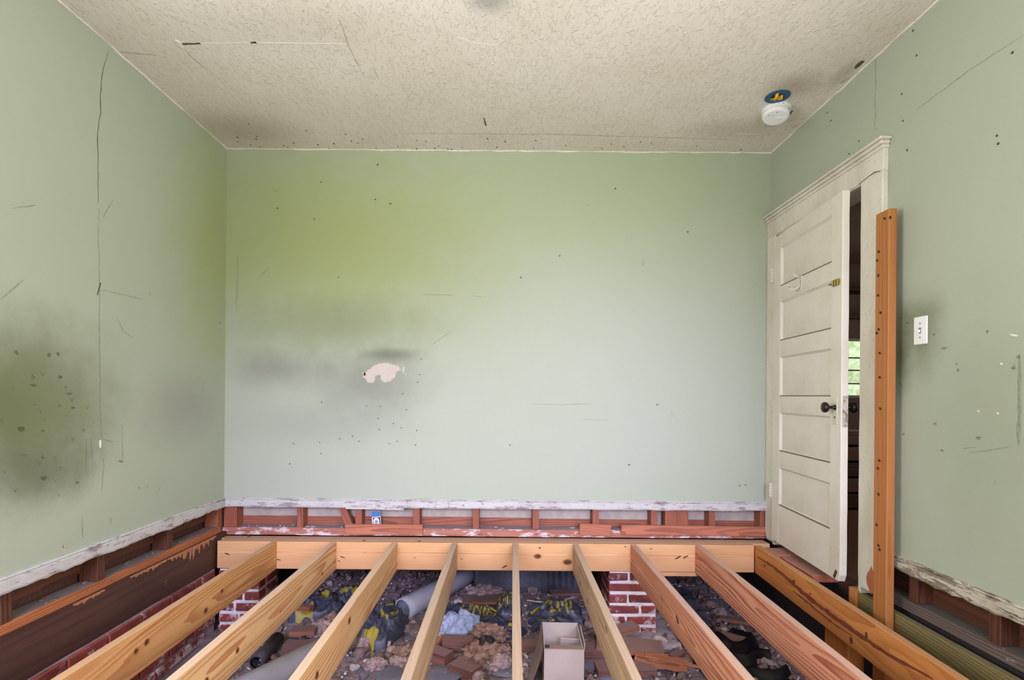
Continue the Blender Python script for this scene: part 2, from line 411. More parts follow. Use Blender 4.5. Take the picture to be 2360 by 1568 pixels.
def boxes(name, lst, mat, parent=None):
    bm = bmesh.new()
    for (x0, x1, y0, y1, z0, z1) in lst:
        r = bmesh.ops.create_cube(bm, size=1.0)
        for v in r['verts']: v.co = Vector(((x0 + x1) / 2 + v.co.x * (x1 - x0), (y0 + y1) / 2 + v.co.y * (y1 - y0), (z0 + z1) / 2 + v.co.z * (z1 - z0)))
    return link(name, mesh(bm), mat, parent)
def lathe(prof, n=24):
    """solid of revolution about Z from (r, z) pairs"""
    bm = bmesh.new(); rings = []
    for r, z in prof:
        rings.append([bm.verts.new((max(r, 1e-5) * math.cos(2 * PI * i / n), max(r, 1e-5) * math.sin(2 * PI * i / n), z)) for i in range(n)])
    for a, b in zip(rings, rings[1:]):
        for i in range(n): bm.faces.new((a[i], a[(i + 1) % n], b[(i + 1) % n], b[i]))
    bm.faces.new(rings[0][::-1]); bm.faces.new(rings[-1])
    bmesh.ops.recalc_face_normals(bm, faces=bm.faces[:])
    return mesh(bm)
def tube(pts, r, n=8, closed_ends=True):
    bm = bmesh.new(); rings = []; pts = [Vector(p) for p in pts]
    for i, p in enumerate(pts):
        d = (pts[min(i + 1, len(pts) - 1)] - pts[max(i - 1, 0)]).normalized()
        u = d.orthogonal().normalized() if abs(d.z) > .9 else Vector((0, 0, 1)).cross(d).normalized()
        w = d.cross(u)
        rings.append([bm.verts.new(p + (u * math.cos(2 * PI * k / n) + w * math.sin(2 * PI * k / n)) * r) for k in range(n)])
    for a, b in zip(rings, rings[1:]):
        for k in range(n): bm.faces.new((a[k], a[(k + 1) % n], b[(k + 1) % n], b[k]))
    if closed_ends: bm.faces.new(rings[0][::-1]); bm.faces.new(rings[-1])
    bmesh.ops.recalc_face_normals(bm, faces=bm.faces[:])
    return mesh(bm)
def patch(name, pts, nrm, mat, parent, thick=0.0008):
    """a flat mark lying on a surface: polygon of world points, given a hair of thickness along nrm"""
    bm = bmesh.new(); nrm = Vector(nrm)
    a = [bm.verts.new(Vector(p) + nrm * thick) for p in pts]; b = [bm.verts.new(Vector(p) - nrm * .0005) for p in pts]
    bm.faces.new(a); n = len(a)
    for i in range(n): bm.faces.new((a[i], a[(i + 1) % n], b[(i + 1) % n], b[i]))
    bmesh.ops.recalc_face_normals(bm, faces=bm.faces[:])
    return link(name, mesh(bm), mat, parent)
def ribbon(name, pts, width, nrm, mat, parent, jit=0.0, taper=True, thick=.0008):
    pts = [Vector(p) for p in pts]; nrm = Vector(nrm); P = []
    for a, b in zip(pts, pts[1:]):
        k = max(1, int((b - a).length / .03))
        P += [a.lerp(b, i / k) for i in range(k)]
    P.append(pts[-1]); n = len(P); up, dn = [], []
    for i, p in enumerate(P):
        d = (P[min(i + 1, n - 1)] - P[max(i - 1, 0)]).normalized(); s = nrm.cross(d).normalized()
        p = p + s * jit * (random.random() - .5) * 2
        w = width * (.5 + .7 * random.random()) * (math.sin(PI * (i + .35) / (n - .3)) ** .4 if taper else 1) / 2
        up.append(p + s * w); dn.append(p - s * w)
    return patch(name, up + dn[::-1], nrm, mat, parent, thick)
def mark(name, c, u, v, ru, rv, mat, parent, n=10, rag=.35, thick=.0008):
    u, v = Vector(u), Vector(v)
    pts = [Vector(c) + u * ru * math.cos(2 * PI * i / n) * (1 + rag * (random.random() - .5)) + v * rv * math.sin(2 * PI * i / n) * (1 + rag * (random.random() - .5)) for i in range(n)]
    return patch(name, pts, u.cross(v).normalized(), mat, parent, thick)

def lump(name, c, rx, ry, rz, mat, seed=0, amp=.35, freq=2.0, sub=3, ridged=False, rot=0.0, parent=None):
    bm = bmesh.new(); bmesh.ops.create_icosphere(bm, subdivisions=sub, radius=1)
    for v in bm.verts:
        p = v.co.copy(); n = noise.noise(p * freq + Vector((seed * 3.1, seed, 0))); n2 = noise.noise(p * freq * 2.7 + Vector((0, seed * 2.3, 5)))
        if sub > 4 and not ridged: n2 += .9 * noise.noise(p * 14 + Vector((seed, 0, 0))) + .5 * noise.noise(p * 30)
        if ridged: n, n2 = 1 - 2.4 * abs(n), .8 - 2 * abs(n2)
        k = 1 + amp * n + amp * .45 * n2
        v.co = Vector((p.x * rx * k, p.y * ry * k, p.z * rz * k))
    return link(name, mesh(bm), mat, parent, c, (0, 0, rot), smooth=not ridged)
# ------------------------------------------------------------------ the room shell
XL, XR, YB, YR, ZC = -1.967, 1.837, 3.685, -1.0, 2.705
ceiling = bx('ceiling', XL - .14, XR + .14, YR - .1, YB + .14, ZC, ZC + .1, 'ceiling'); 
# keep texture space in world metres: bake location and rotation of big painted panels
def bake(o):
    o.data.transform(o.matrix_basis); o.matrix_basis = Matrix.Identity(4); return o
bake(ceiling); tag(ceiling, 'stippled off-white plaster ceiling with seams and stains', kind='structure')
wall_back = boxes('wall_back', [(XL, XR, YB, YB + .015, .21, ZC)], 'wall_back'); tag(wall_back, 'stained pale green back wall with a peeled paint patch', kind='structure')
wall_left = boxes('wall_left', [(XL - .015, XL, YR, .1, .21, ZC), (XL - .015, XL, 1.4, YB + .015, .21, ZC), (XL - .015, XL, .1, 1.4, .21, .65), (XL - .015, XL, .1, 1.4, 2.1, ZC)], 'wall_left'); tag(wall_left, 'scuffed pale green wall with a long vertical crack', kind='structure')
DY0, DY1, DZ = 2.711, 3.563, 2.09          # doorway in the right wall
wall_right = boxes('wall_right', [(XR, XR + .015, YR, -.3, .21, ZC), (XR, XR + .015, 1.0, DY0 - .02, .21, ZC), (XR, XR + .015, -.3, 1.0, .21, .65), (XR, XR + .015, -.3, 1.0, 2.1, ZC), (XR, XR + .015, DY0 - .02, DY1 + .02, DZ + .02, ZC), (XR, XR + .015, DY1 + .02, YB + .015, 0, ZC)], 'wall_right')
tag(wall_right, 'pale green wall with the doorway and grimy marks near the switch', kind='structure')
# wall behind the camera with two windows
W1 = (0.0, 1.5, .65, 2.15); W2 = (-1.6, -.5, .65, 2.15)
wall_rear = boxes('wall_rear', [(XL - .14, XR + .14, YR - .1, YR, -.9, .65), (XL - .14, XR + .14, YR - .1, YR, 2.15, ZC),
    (XL - .14, W2[0], YR - .1, YR, .65, 2.15), (W2[1], W1[0], YR - .1, YR, .65, 2.15), (W1[1], XR + .14, YR - .1, YR, .65, 2.15)], 'wall_right')
tag(wall_rear, 'pale green window wall facing the back wall', kind='structure')
for i, (x0, x1, z0, z1) in enumerate((W1, W2)):
    w = empty('window_%d' % (i + 1), ((x0 + x1) / 2, YR, z0), label='white painted sash window in the wall facing the back wall', kind='structure')
    for a in ((x0, x1, z0, z0 + .04), (x0, x1, z1 - .04, z1), (x0, x0 + .04, z0 + .04, z1 - .04), (x1 - .04, x1, z0 + .04, z1 - .04)):
        bx('window_frame', a[0], a[1], YR - .09, YR - .02, a[2], a[3], 'casing', w)
    bx('meeting_rail', x0 + .04, x1 - .04, YR - .08, YR - .03, 1.38, 1.42, 'casing', w)
w = empty('window_4', (XL - .07, .75, .65), label='white painted sash window added out of view in the cracked left wall', kind='structure')  # unseen window, added to light the opposite wall
for a in ((.1, 1.4, .65, .69), (.1, 1.4, 2.06, 2.1), (.1, .14, .69, 2.06), (1.36, 1.4, .69, 2.06), (.14, 1.36, 1.36, 1.40)): bx('window_frame', XL - .125, XL, a[0], a[1], a[2], a[3], 'casing', w)
w = empty('window_5', (XR + .07, .35, .65), label='white painted sash window added out of view in the switch wall', kind='structure')  # unseen window, added so the left wall gets more light
for a in ((-.3, 1.0, .65, .69), (-.3, 1.0, 2.06, 2.1), (-.3, -.26, .69, 2.06), (.96, 1.0, .69, 2.06), (-.26, .96, 1.36, 1.40)): bx('window_frame', XR, XR + .12, a[0], a[1], a[2], a[3], 'casing', w)
# outer skins that keep daylight out of the stud bays
tag(boxes('wall_outer_left', [(XL - .16, XL - .125, YR - .1, .1, -.9, ZC), (XL - .16, XL - .125, 1.4, 6.0, -.9, ZC), (XL - .16, XL - .125, .1, 1.4, -.9, .65), (XL - .16, XL - .125, .1, 1.4, 2.1, ZC)], 'beam_dark'), 'dark board skin behind the left stud bays', kind='structure')
tag(boxes('wall_outer_back', [(XL - .125, XR + .13, YB + .12, YB + .14, .0, ZC)], 'plaster'), 'dusty plaster skin behind the back stud bays', kind='structure')
outer_right = boxes('wall_outer_right', [(XR + .105, XR + .12, YR, -.3, 0, ZC), (XR + .105, XR + .12, 1.0, DY0 - .02, 0, ZC), (XR + .105, XR + .12, -.3, 1.0, 0, .65), (XR + .105, XR + .12, -.3, 1.0, 2.1, ZC), (XR + .105, XR + .12, DY0 - .02, DY1 + .02, DZ + .02, ZC), (XR + .105, XR + .12, DY1 + .02, 6.4, 0, ZC)], 'stud_dark')
tag(outer_right, 'brown board skin behind the right stud bays', kind='structure')

# ---- marks on the walls
ly = lambda px, py: onX(px, py, XL)
ribbon('crack', [ly(*p) for p in ((250, 118), (240, 150), (234, 190), (231, 235), (232, 262), (227, 275), (225, 320), (226, 372), (226, 470))], .0045, (1, 0, 0), 'crack', wall_left, .003)
ribbon('crack', [ly(*p) for p in ((227, 480), (227, 560), (229, 650), (229, 800), (231, 930), (233, 1010))], .004, (1, 0, 0), 'crack_soft', wall_left, .002)
ribbon('crack', [ly(*p) for p in ((232, 652), (224, 680))], .008, (1, 0, 0), 'crack', wall_left)
ribbon('crack', [ly(*p) for p in ((237, 1058), (239, 1075), (236, 1100), (235, 1130))], .006, (1, 0, 0), 'crack_soft', wall_left)
mark('plaster_chip', ly(231, 1024), (0, 1, 0), (0, 0, 1), .006, .022, 'ridge_white', wall_left, thick=.002)
mark('plaster_chip', ly(147, 1263), (0, 1, 0), (0, 0, 1), .010, .014, 'trim_dirty', wall_left, thick=.001)
for zx, zy in ((108, 465), (380, 475), (322, 482), (215, 625), (280, 605), (395, 628), (220, 680), (85, 700), (432, 690), (452, 735), (472, 770), (225, 808), (268, 848), (390, 818), (480, 828), (572, 825), (290, 900), (12, 905), (140, 968), (285, 980), (550, 970), (480, 1030), (160, 1138), (280, 1153), (258, 1190), (360, 1155), (398, 1225), (30, 1245), (282, 1292), (362, 1303), (386, 1400), (100, 1370), (508, 1320), (915, 1352), (970, 1345), (795, 1180), (805, 950), (1445, 265), (985, 78)):
    px, py = zx * 560 / 1597, 650 + zy * 550 / 1568
    c0 = ly(px, py)
    k = random.uniform(.35, 1)
    if random.random() < .6:      # small hook-shaped scuffs
        a = random.uniform(.008, .018)
        patch('scuff_mark', [c0 + Vector((0, y, z)) for y, z in ((-a, a * .7), (-a * .5, a * .2), (0, -a * .3), (a * .7, a * .5), (a * .5, a * .1), (a * .1, -a * .9), (-a * .4, -a * .3))], (1, 0, 0), 'scuff_dark' if k > .75 else 'scuff', wall_left)
    else: mark('scuff_mark', c0, (0, 1, 0), (0, 0, 1), random.uniform(.006, .018), random.uniform(.005, .01), 'scuff_dark' if k > .75 else 'scuff', wall_left, rag=.9)
for pts in (((30, 480), (80, 473)), ((0, 690), (55, 645)), ((232, 668), (330, 690)), ((270, 735), (285, 765), (305, 780)), ((262, 1020), (235, 1012)), ((282, 985), (282, 1068)), ((199, 1010), (199, 1090)), ((210, 1012), (212, 1060)), ((260, 460), (238, 500)), ((190, 1190), (190, 1240)), ((360, 1140), (370, 1120))):
    ribbon('scratch', [ly(*p) for p in pts], .006, (1, 0, 0), 'scuff', wall_left, .002)
by = lambda px, py: onY(px, py, YB)
def zb(pts): return [by(500 + x / 3.074, 650 + y / 3.074) for x, y in pts]
out = zb([(1020, 668), (1060, 635), (1105, 600), (1150, 580), (1180, 572), (1230, 580), (1262, 590), (1295, 605), (1303, 620), (1265, 650), (1255, 685), (1225, 705), (1180, 710), (1160, 690), (1165, 660), (1140, 658), (1125, 665), (1110, 712), (1070, 712), (1055, 690), (1030, 672)])
rag = []
for a, b in zip(out, out[1:] + out[:1]):
    for i in range(4):
        p = a.lerp(b, i / 4); rag.append(p + Vector((random.uniform(-1, 1), 0, random.uniform(-1, 1))) * (.0055 if i else 0))
patch('peeled_paint', rag, (0, -1, 0), 'peel', wall_back)
for zx, zy, a, b in ((1322, 620, .008, .022), (1340, 652, .005, .006), (1278, 592, .012, .004), (1045, 655, .006, .012), (1030, 645, .004, .006)):
    mark('paint_flake', zb([(zx, zy)])[0], (1, 0, 0), (0, 0, 1), a, b, 'peel', wall_back, rag=1.0)
for zx, zy in ((742, 852), (1060, 880), (1158, 882), (1315, 793), (1343, 907), (1250, 1005), (1305, 1034), (960, 1094), (870, 1112), (728, 1138), (543, 1146), (1005, 1130), (1222, 1146), (1276, 1130), (1150, 1046), (1422, 712), (1438, 658), (1448, 547), (1140, 968), (2075, 1157), (515, 1290), (737, 1218), (1415, 1053), (1407, 1155)):
    mark('fly_speck', zb([(zx, zy)])[0], (1, 0, 0), (0, 0, 1), .0045, .0045, 'speck', wall_back, 7)
for px, py in ((865, 460), (1290, 590), (1515, 933), (724, 505), (1450, 1072), (640, 480), (900, 470), (780, 640), (1200, 640), (1418, 435), (1585, 535), (740, 420), (870, 380), (1705, 1120), (1718, 1118)):
    mark('fly_speck', by(px, py), (1, 0, 0), (0, 0, 1), .006, .005, 'speck', wall_back, 7, .8)
for pts in (((1220, 931), (1290, 933)), ((1290, 933), (1362, 931)), ((1335, 967), (1410, 970)), ((990, 800), (1042, 762)), ((965, 679), (1050, 681)), ((1090, 682), (1120, 686)), ((548, 590), (548, 690)), ((596, 640), (620, 618)), ((545, 645), (545, 720)), ((1545, 950), (1565, 975))):
    ribbon('scratch', [by(*p) for p in pts], .005, (0, -1, 0), 'scuff', wall_back, .001)
ry = lambda px, py: onX(px, py, XR)
ribbon('crack', [ry(*p) for p in ((2018, 130), (2018, 200), (2017, 300))], .004, (-1, 0, 0), 'crack_soft', wall_right, .003)
ribbon('crack', [ry(*p) for p in ((2360, 80), (2230, 165), (2110, 255))], .003, (-1, 0, 0), 'crack_soft', wall_right, .001)
for zx, zy, a, b in ((385, 378, .012, .01), (812, 1360, .022, .014), (465, 1482, .02, .008), (890, 350, .012, .01), (130, 265, .012, .012), (480, 505, .03, .01), (1140, 690, .012, .02), (1190, 590, .014, .016), (610, 715, .012, .012), (395, 1225, .014, .012), (95, 1325, .014, .008), (600, 660, .01, .01)):
    mark('scuff_mark', ry(2060 + zx / 4.127, 680 + zy / 4.127), (0, 1, 0), (0, 0, -1), a * .55, b * .5, 'scuff_dark', wall_right, rag=.9)
ribbon('grime_streak', [ry(2349, 825), (ry(2350, 920)), ry(2348, 1030)], .018, (-1, 0, 0), 'scuff', wall_right, .003)
for pts in (((2235, 1045), (2330, 1030)), ((2220, 1035), (2250, 1030)), ((2060, 870), (2080, 890))):
    ribbon('scratch', [ry(*p) for p in pts], .005, (-1, 0, 0), 'scuff', wall_right, .001)
for px, py, a, b in ((2337, 773, .022, .004), (2308, 839, .008, .005), (2255, 948, .006, .005), (2300, 953, .008, .004)):
    mark('paint_chip', ry(px, py), (0, 1, .3), (0, 0, -1), a * .7, b * .7, 'ridge_white', wall_right)
for zx, zy in ((2265, 433), (1353, 775), (1362, 997), (1475, 457), (1447, 252), (768, 995), (740, 930), (2137, 1120), (1398, 1237), (2148, 1185), (920, 1268), (1000, 1163)):
    mark('fly_speck', ry(1700 + zx / 3.576, zy / 3.576), (0, 1, 0), (0, 0, -1), .0055, .005, 'speck', wall_right, 7)
cz = lambda px, py: onZ(px, py, ZC)
for pts, w, mt in ((((420, 102), (462, 100)), .02, 'crack_dark'), (((462, 100), (584, 98), (800, 101)), .006, 'ridge_white'), (((578, 99), (590, 97)), .016, 'crack_dark'), (((780, 42), (800, 96), (820, 140), (842, 178)), .007, 'crack_ceil'),
        (((412, 98), (440, 130), (456, 144), (480, 165)), .008, 'crack_ceil'), (((262, 120), (300, 122), (360, 127)), .012, 'crack_ceil'), (((1050, 85), (1100, 100), (1140, 103), (1165, 92)), .007, 'ridge_white'), (((860, 150), (872, 180)), .004, 'crack_ceil'),
        (((930, 307), (1300, 310), (1700, 322)), .008, 'crack_ceil'), (((1700, 308), (1760, 310)), .006, 'ridge_white'), (((1115, 272), (1120, 290)), .012, 'crack_dark'), (((1990, 140), (1970, 158)), .03, 'crack_dark'), (((1953, 180), (1938, 192)), .03, 'crack_ceil'), (((1826, 255), (1815, 272)), .014, 'crack_dark'), (((1835, 288), (1826, 296)), .016, 'crack_ceil')):
    ribbon('seam', [cz(*p) for p in pts], w, (0, 0, -1), mt, ceiling, .002)
mark('plaster_flake', cz(415, 102), (1, 0, 0), (0, -1, 0), .012, .03, 'ridge_white', ceiling, thick=.004)
for i in range(46):          # fly specks along the wall joint
    px = random.uniform(540, 1760); mark('fly_speck', cz(px, 345 - abs(random.gauss(0, 22)) + (px - 540) * .005), (1, 0, 0), (0, -1, 0), random.uniform(.003, .007), random.uniform(.005, .012), 'crack_dark', ceiling, 6)
# uneven caulk line where the walls meet the ceiling
def caulk(a, b, parent, n=60):
    a, b = Vector(a), Vector(b)
    pts = [a.lerp(b, i / n) + Vector((random.uniform(-.003, .003), random.uniform(-.003, .003), random.uniform(-.004, .004))) for i in range(n + 1)]
    link('caulk_bead', tube(pts, .007, 6), 'ceiling', parent)
caulk((XL, YB - .002, ZC), (XR, YB - .002, ZC), ceiling); caulk((XL, YR, ZC), (XL, YB, ZC), ceiling); caulk((XR, YR, ZC), (XR, YB, ZC), ceiling)

# ------------------------------------------------------------------ baseboard remnants
def trim_strip(name, p0, p1, out, z0, z1, mat, seed, ragged=.006, n=90, label=''):
    """what is left of the baseboard: moulded top edge, split lower edge"""
    p0, p1, out = Vector(p0), Vector(p1), Vector(out); L = (p1 - p0).length; d = (p1 - p0) / L
    bm = bmesh.new(); rings = []
    for i in range(n + 1):
        x = L * i / n
        j = ragged * noise.noise(Vector((x * 5, seed, 0))) + ragged * .7 * noise.noise(Vector((x * 22, seed, 3)))
        e = .003 * noise.noise(Vector((x * 9, seed, 5)))
        prof = [(0, z1), (.010, z1), (.016, z1 - .006), (.012, z1 - .013), (.019 + e, z1 - .017), (.019 + e, z0 + .01 + j), (.015, z0 + j), (0, z0 + j)]
        rings.append([bm.verts.new((x - L / 2, -o, z - z0)) for o, z in prof])
    k = len(rings[0])
    for a, b in zip(rings, rings[1:]):
        for q in range(k): bm.faces.new((a[q], a[(q + 1) % k], b[(q + 1) % k], b[q]))
    bm.faces.new(rings[0]); bm.faces.new(rings[-1][::-1]); bmesh.ops.recalc_face_normals(bm, faces=bm.faces[:])
    me = mesh(bm); mid = (p0 + p1) / 2; yv = -out
    o = link(name, me, mat, None, (0, 0, 0))
    o.matrix_world = Matrix((( d.x, yv.x, 0, mid.x), (d.y, yv.y, 0, mid.y), (0, 0, 1, z0), (0, 0, 0, 1)))
    return tag(o, label, kind='structure')
bb = trim_strip('baseboard_back', (XL, YB, 0), (XR - .025, YB, 0), (0, -1, 0), .203, .266, 'trim_x', 1, label='chipped white baseboard remnant along the back wall')
trim_strip('baseboard_left', (XL, YR, 0), (XL, YB, 0), (1, 0, 0), .203, .268, 'trim_x', 2, .010, 160, label='peeling white baseboard remnant along the cracked left wall')
trim_strip('baseboard_right', (XR, 2.53, 0), (XR, YR, 0), (-1, 0, 0), .198, .262, 'trim_dirty', 3, .010, 130, label='weathered grey baseboard remnant along the switch wall')
# the split, half-hanging sliver
a, b = by(800, 1168), by(932, 1172)
beam('split_sliver', (a.x, YB - .021, .205), (b.x, YB - .022, .198), .006, .014, 'trim_x', bb, wob=.006, seg=14)

# ------------------------------------------------------------------ framing exposed under the walls
SY = YB + .018                                   # front of the back-wall studs
sole = beam('sole_plate', (XL - .02, SY + .045, .028), (XR + .02, SY + .045, .028), .09, .052, 'sole', wall_back, wob=.004, seg=60)
def sx(px): return onY(px, 1190, SY).x
for x0, x1 in ((684.7, 698.5), (819, 834), (952, 967.5), (1089.5, 1104), (1227.5, 1242), (1365.5, 1380.5), (1500.5, 1515), (1533, 1560), (1560.5, 1587), (1634, 1648.5)):
    bx('stud', sx(x0), sx(x1), SY, SY + .09, .055, .30, 'stud_red', wall_back, .0015)
bx('stud', XL - .01, sx(546), SY, SY + .09, .055, .30, 'stud_red', wall_back, .0015)
bx('stud', sx(1752), XR + .02, SY, SY + .09, .055, .30, 'stud_red', wall_back, .0015)
beam('diagonal_brace', (sx(779), SY + .02, .27), (sx(808), SY + .02, .05), .05, .05, 'stud_red', wall_back, roll=0)
nail_b = [by(540, 1), by(1750, 1)]
xs = [546, 684.7, 834, 967.5, 1104, 1242, 1380, 1515, 1648, 1752]
for a, b in zip([546, 698, 834, 967, 1104, 1242, 1380, 1587, 1648], [685, 819, 952, 1089, 1227, 1365, 1500, 1634, 1752]):
    bx('nailer_board', sx(a) - .0, sx(b), SY + .085, SY + .10, .056, .112 + random.uniform(-.006, .006), 'stud_red', wall_back, .001)
    bx('plaster_panel', sx(a), sx(b), SY + .092, SY + .102, .100, .32, 'plaster', wall_back)
for name, a, b, y0, y1, tilt in (('cleat_board', 795, 974, 1209.5, 1232.5, .0), ('cleat_board', 1336, 1408, 1209, 1235, .045), ('cleat_board', 1432, 1769, 1213, 1235, .006)):
    p, q = onY((a + b) / 2, y0, SY - .02), onY((a + b) / 2, y1, SY - .02)
    l, r = onY(a, 1222, SY - .02).x, onY(b, 1222, SY - .02).x
    zc = (p.z + q.z) / 2; h = p.z - q.z; dz = tilt * (r - l) / 2
    beam(name, (l, SY - .011, zc + dz), (r, SY - .011, zc - dz), .022, h, 'stud_red_fresh', wall_back, .002)
# plaster crumbs and curls lying on the plate
for i in range(34):
    x = random.uniform(XL + .1, XR - .1)
    mark('plaster_crumb', (x, SY + random.uniform(.01, .07), .056), (1, 0, 0), (0, 1, 0), random.uniform(.004, .013), random.uniform(.003, .007), 'rubble_pale', wall_back, 7, .9, .004)
# left wall
SXL = XL - .018
beam('sole_plate', (SXL - .045, YR, .048), (SXL - .045, YB, .048), .09, .044, 'sole_left', wall_left, wob=.006, seg=90)
for px in (398, 243, 30):
    y1 = onX(px, 1250, SXL).y
    bx('stud', SXL - .09, SXL, y1 - .05, y1, .07, .30, 'stud_dark', wall_left, .002)
bx('stud', SXL - .09, SXL, YB - .05, YB + .01, .07, .30, 'stud_red', wall_left, .002)
for y0, y1 in ((YR, 2.07), (2.12, 2.56), (2.61, 3.085), (3.136, 3.63)):
    bx('nailer_board', SXL - .09, SXL - .075, y0, y1, .115, .19, 'stud_dark', wall_left, .001)
    bx('lath_strip', SXL - .088, SXL - .065, y0, y1, .20, .225, 'slate', wall_left, .001)
for i in range(30):
    mark('plaster_crumb', (SXL - random.uniform(.01, .07), random.uniform(1.2, 3.6), .071), (1, 0, 0), (0, 1, 0), random.uniform(.003, .008), random.uniform(.004, .014), 'rubble', wall_left, 7, .9, .004)
# right wall
SXR = XR + .018
beam('sole_plate', (SXR + .045, 2.62, .045), (SXR + .045, YR, .045), .10, .05, 'sole_right', wall_right, wob=.006, seg=70)
for px, wd in ((2110, .05), (2300, .045)):
    pass
for y in (2.42, 2.02, 1.6, 1.2):
    bx('stud', SXR, SXR + .085, y - .05, y, .07, .30, 'stud_dark', wall_right, .002)
bx('nailer_board', SXR + .072, SXR + .086, YR, 2.62, .07, .30, 'stud_dark', wall_right)

# ------------------------------------------------------------------ crawlspace shell
def gz(x, y):
    base = -.63 + .035 * noise.noise(Vector((x * 1.7, y * 1.7, 0))) + .022 * noise.noise(Vector((x * 6, y * 6, 4)))
    base += .03 * max(0, min(1, (y - 3.6) / .8)) + .05 * max(0, min(1, (x - 1.0) / .5)) * max(0, min(1, (3.7 - y)))
    return base
def fine(x, y): return .012 * abs(noise.noise(Vector((x * 17, y * 17, 2)))) + .010 * noise.noise(Vector((x * 45, y * 45, 8)))
bm = bmesh.new(); X0, X1, Y0, Y1, ST = -2.2, 2.0, YR, 5.7, .028
nx, ny = int((X1 - X0) / ST), int((Y1 - Y0) / ST)
vv = [[bm.verts.new((X0 + i * ST, Y0 + j * ST, gz(X0 + i * ST, Y0 + j * ST) + (fine(X0 + i * ST, Y0 + j * ST) if j * ST > 3.4 else 0))) for i in range(nx + 1)] for j in range(ny + 1)]
for j in range(ny):
    for i in range(nx): bm.faces.new((vv[j][i], vv[j][i + 1], vv[j + 1][i + 1], vv[j + 1][i]))
ground = tag(link('floor', mesh(bm), 'dirt', smooth=True), 'rough brown dirt ground of the open crawlspace', kind='structure')
tag(boxes('wall_crawlspace_back', [(-2.2, 2.05, 5.6, 5.68, -.9, 0)], 'dark_void'), 'dark foundation wall deep under the house', kind='structure')
tag(boxes('wall_crawlspace_right', [(1.90, 1.98, YR, 5.7, -.9, -.012)], 'dark_void'), 'dark foundation wall under the doorway wall', kind='structure')
tag(boxes('ceiling_crawlspace', [(-2.12, 1.94, YB + .10, 5.7, -.012, .002)], 'beam_dark'), 'dark subfloor boards beyond the back wall', kind='structure')

# ---- brickwork
def brick_mesh(L, T, H):
    bm = bmesh.new(); bmesh.ops.create_cube(bm, size=1.0)
    for v in bm.verts: v.co = Vector((v.co.x * L, v.co.y * T, v.co.z * H))
    bmesh.ops.bevel(bm, geom=bm.edges[:], offset=.006, segments=1, affect='EDGES')
    for v in bm.verts: v.co += Vector((random.uniform(-1, 1), random.uniform(-1, 1), random.uniform(-1, 1))) * .0022
    return mesh(bm)
def course_wall(root, name_c, x0, x1, y0, y1, ztop, courses, ch, axis, bl, bt, mort='mortar', front=0.0):
    pass
BM = {}
def put_brick(root, cx, cy, cz_, L, T, H, rz=0):
    key = (round(L, 3), round(T, 3), round(H, 3))
    if key not in BM: BM[key] = brick_mesh(*key)
    return link('brick', BM[key], 'brick', root, (cx + random.uniform(-.002, .002), cy + random.uniform(-.002, .002), cz_), (random.uniform(-.01, .01), random.uniform(-.008, .008), rz + random.uniform(-.01, .01)))
CH, BH = .0735, .054
def lumpy_box(x0, x1, y0, y1, z0, z1, amp, st=.03):
    bm = bmesh.new(); r = bmesh.ops.create_cube(bm, size=1.0)
    for v in bm.verts: v.co = Vector(((x0 + x1) / 2 + v.co.x * (x1 - x0), (y0 + y1) / 2 + v.co.y * (y1 - y0), (z0 + z1) / 2 + v.co.z * (z1 - z0)))
    for _ in range(20):
        long = [e for e in bm.edges if e.calc_length() > st * 1.6]
        if not long: break
        bmesh.ops.subdivide_edges(bm, edges=long, cuts=1, use_grid_fill=True)
    for v in bm.verts:
        p = v.co * 30; v.co += Vector((noise.noise(p), noise.noise(p + Vector((7, 0, 0))), noise.noise(p + Vector((0, 9, 0))))) * amp
    return mesh(bm)
def pier(name, x0, x1, y0, y1, ztop, n, label, pattern):
    root = empty(name, ((x0 + x1) / 2, (y0 + y1) / 2, -.66), label=label, cat='brick pier')
    g = .007
    link('mortar_core', lumpy_box(x0 + g, x1 - g, y0 + g, y1 - g, ztop - n * CH, ztop - .002, .004), 'mortar', root)
    J = .013; Wd = x1 - x0
    for c in range(n):
        z = ztop - CH * (c + .5)
        cuts = pattern[c % len(pattern)]
        e = [0] + list(cuts) + [1]
        for a, b in zip(e, e[1:]):      # front face bricks
            xa, xb = x0 + a * Wd + (J / 2 if a else 0), x0 + b * Wd - (J / 2 if b < 1 else 0)
            put_brick(root, (xa + xb) / 2, y0 + .05, z, xb - xa, .1, BH)
        yb = [y0 + .1 + J, (y0 + .1 + y1) / 2, y1] if y1 - y0 > .32 else [y0 + .1 + J, y1]
        for a, b in zip(yb, yb[1:]):   # side bricks
            for sx_ in (x0 + .05, x1 - .05): put_brick(root, sx_, (a + b) / 2, z, .1, b - a - J, BH)
    return root
pr = pier('brick_pier', .70, 1.025, 3.548, 3.86, -.186, 6, 'whitewashed red brick pier under the header beam', [(.40,), (1 - 1e-9,), (.40,), (.66,), (.36,), (.64,)][0:0] or [(.42,), (.96,), (.40,), (.66,), (.36,), (.64,)])
fb = link('mortar_footing', lumpy_box(.63, 1.13, 3.36, 3.9, -.72, -.592, .026, .025), 'mortar_dark', pr, smooth=True)
pl = pier('brick_pier', -1.93, -1.655, 3.55, 3.86, -.19, 6, 'dark red brick pier in the corner below the sill beam', [(.5,), (.33,), (.62,), (.4,)])
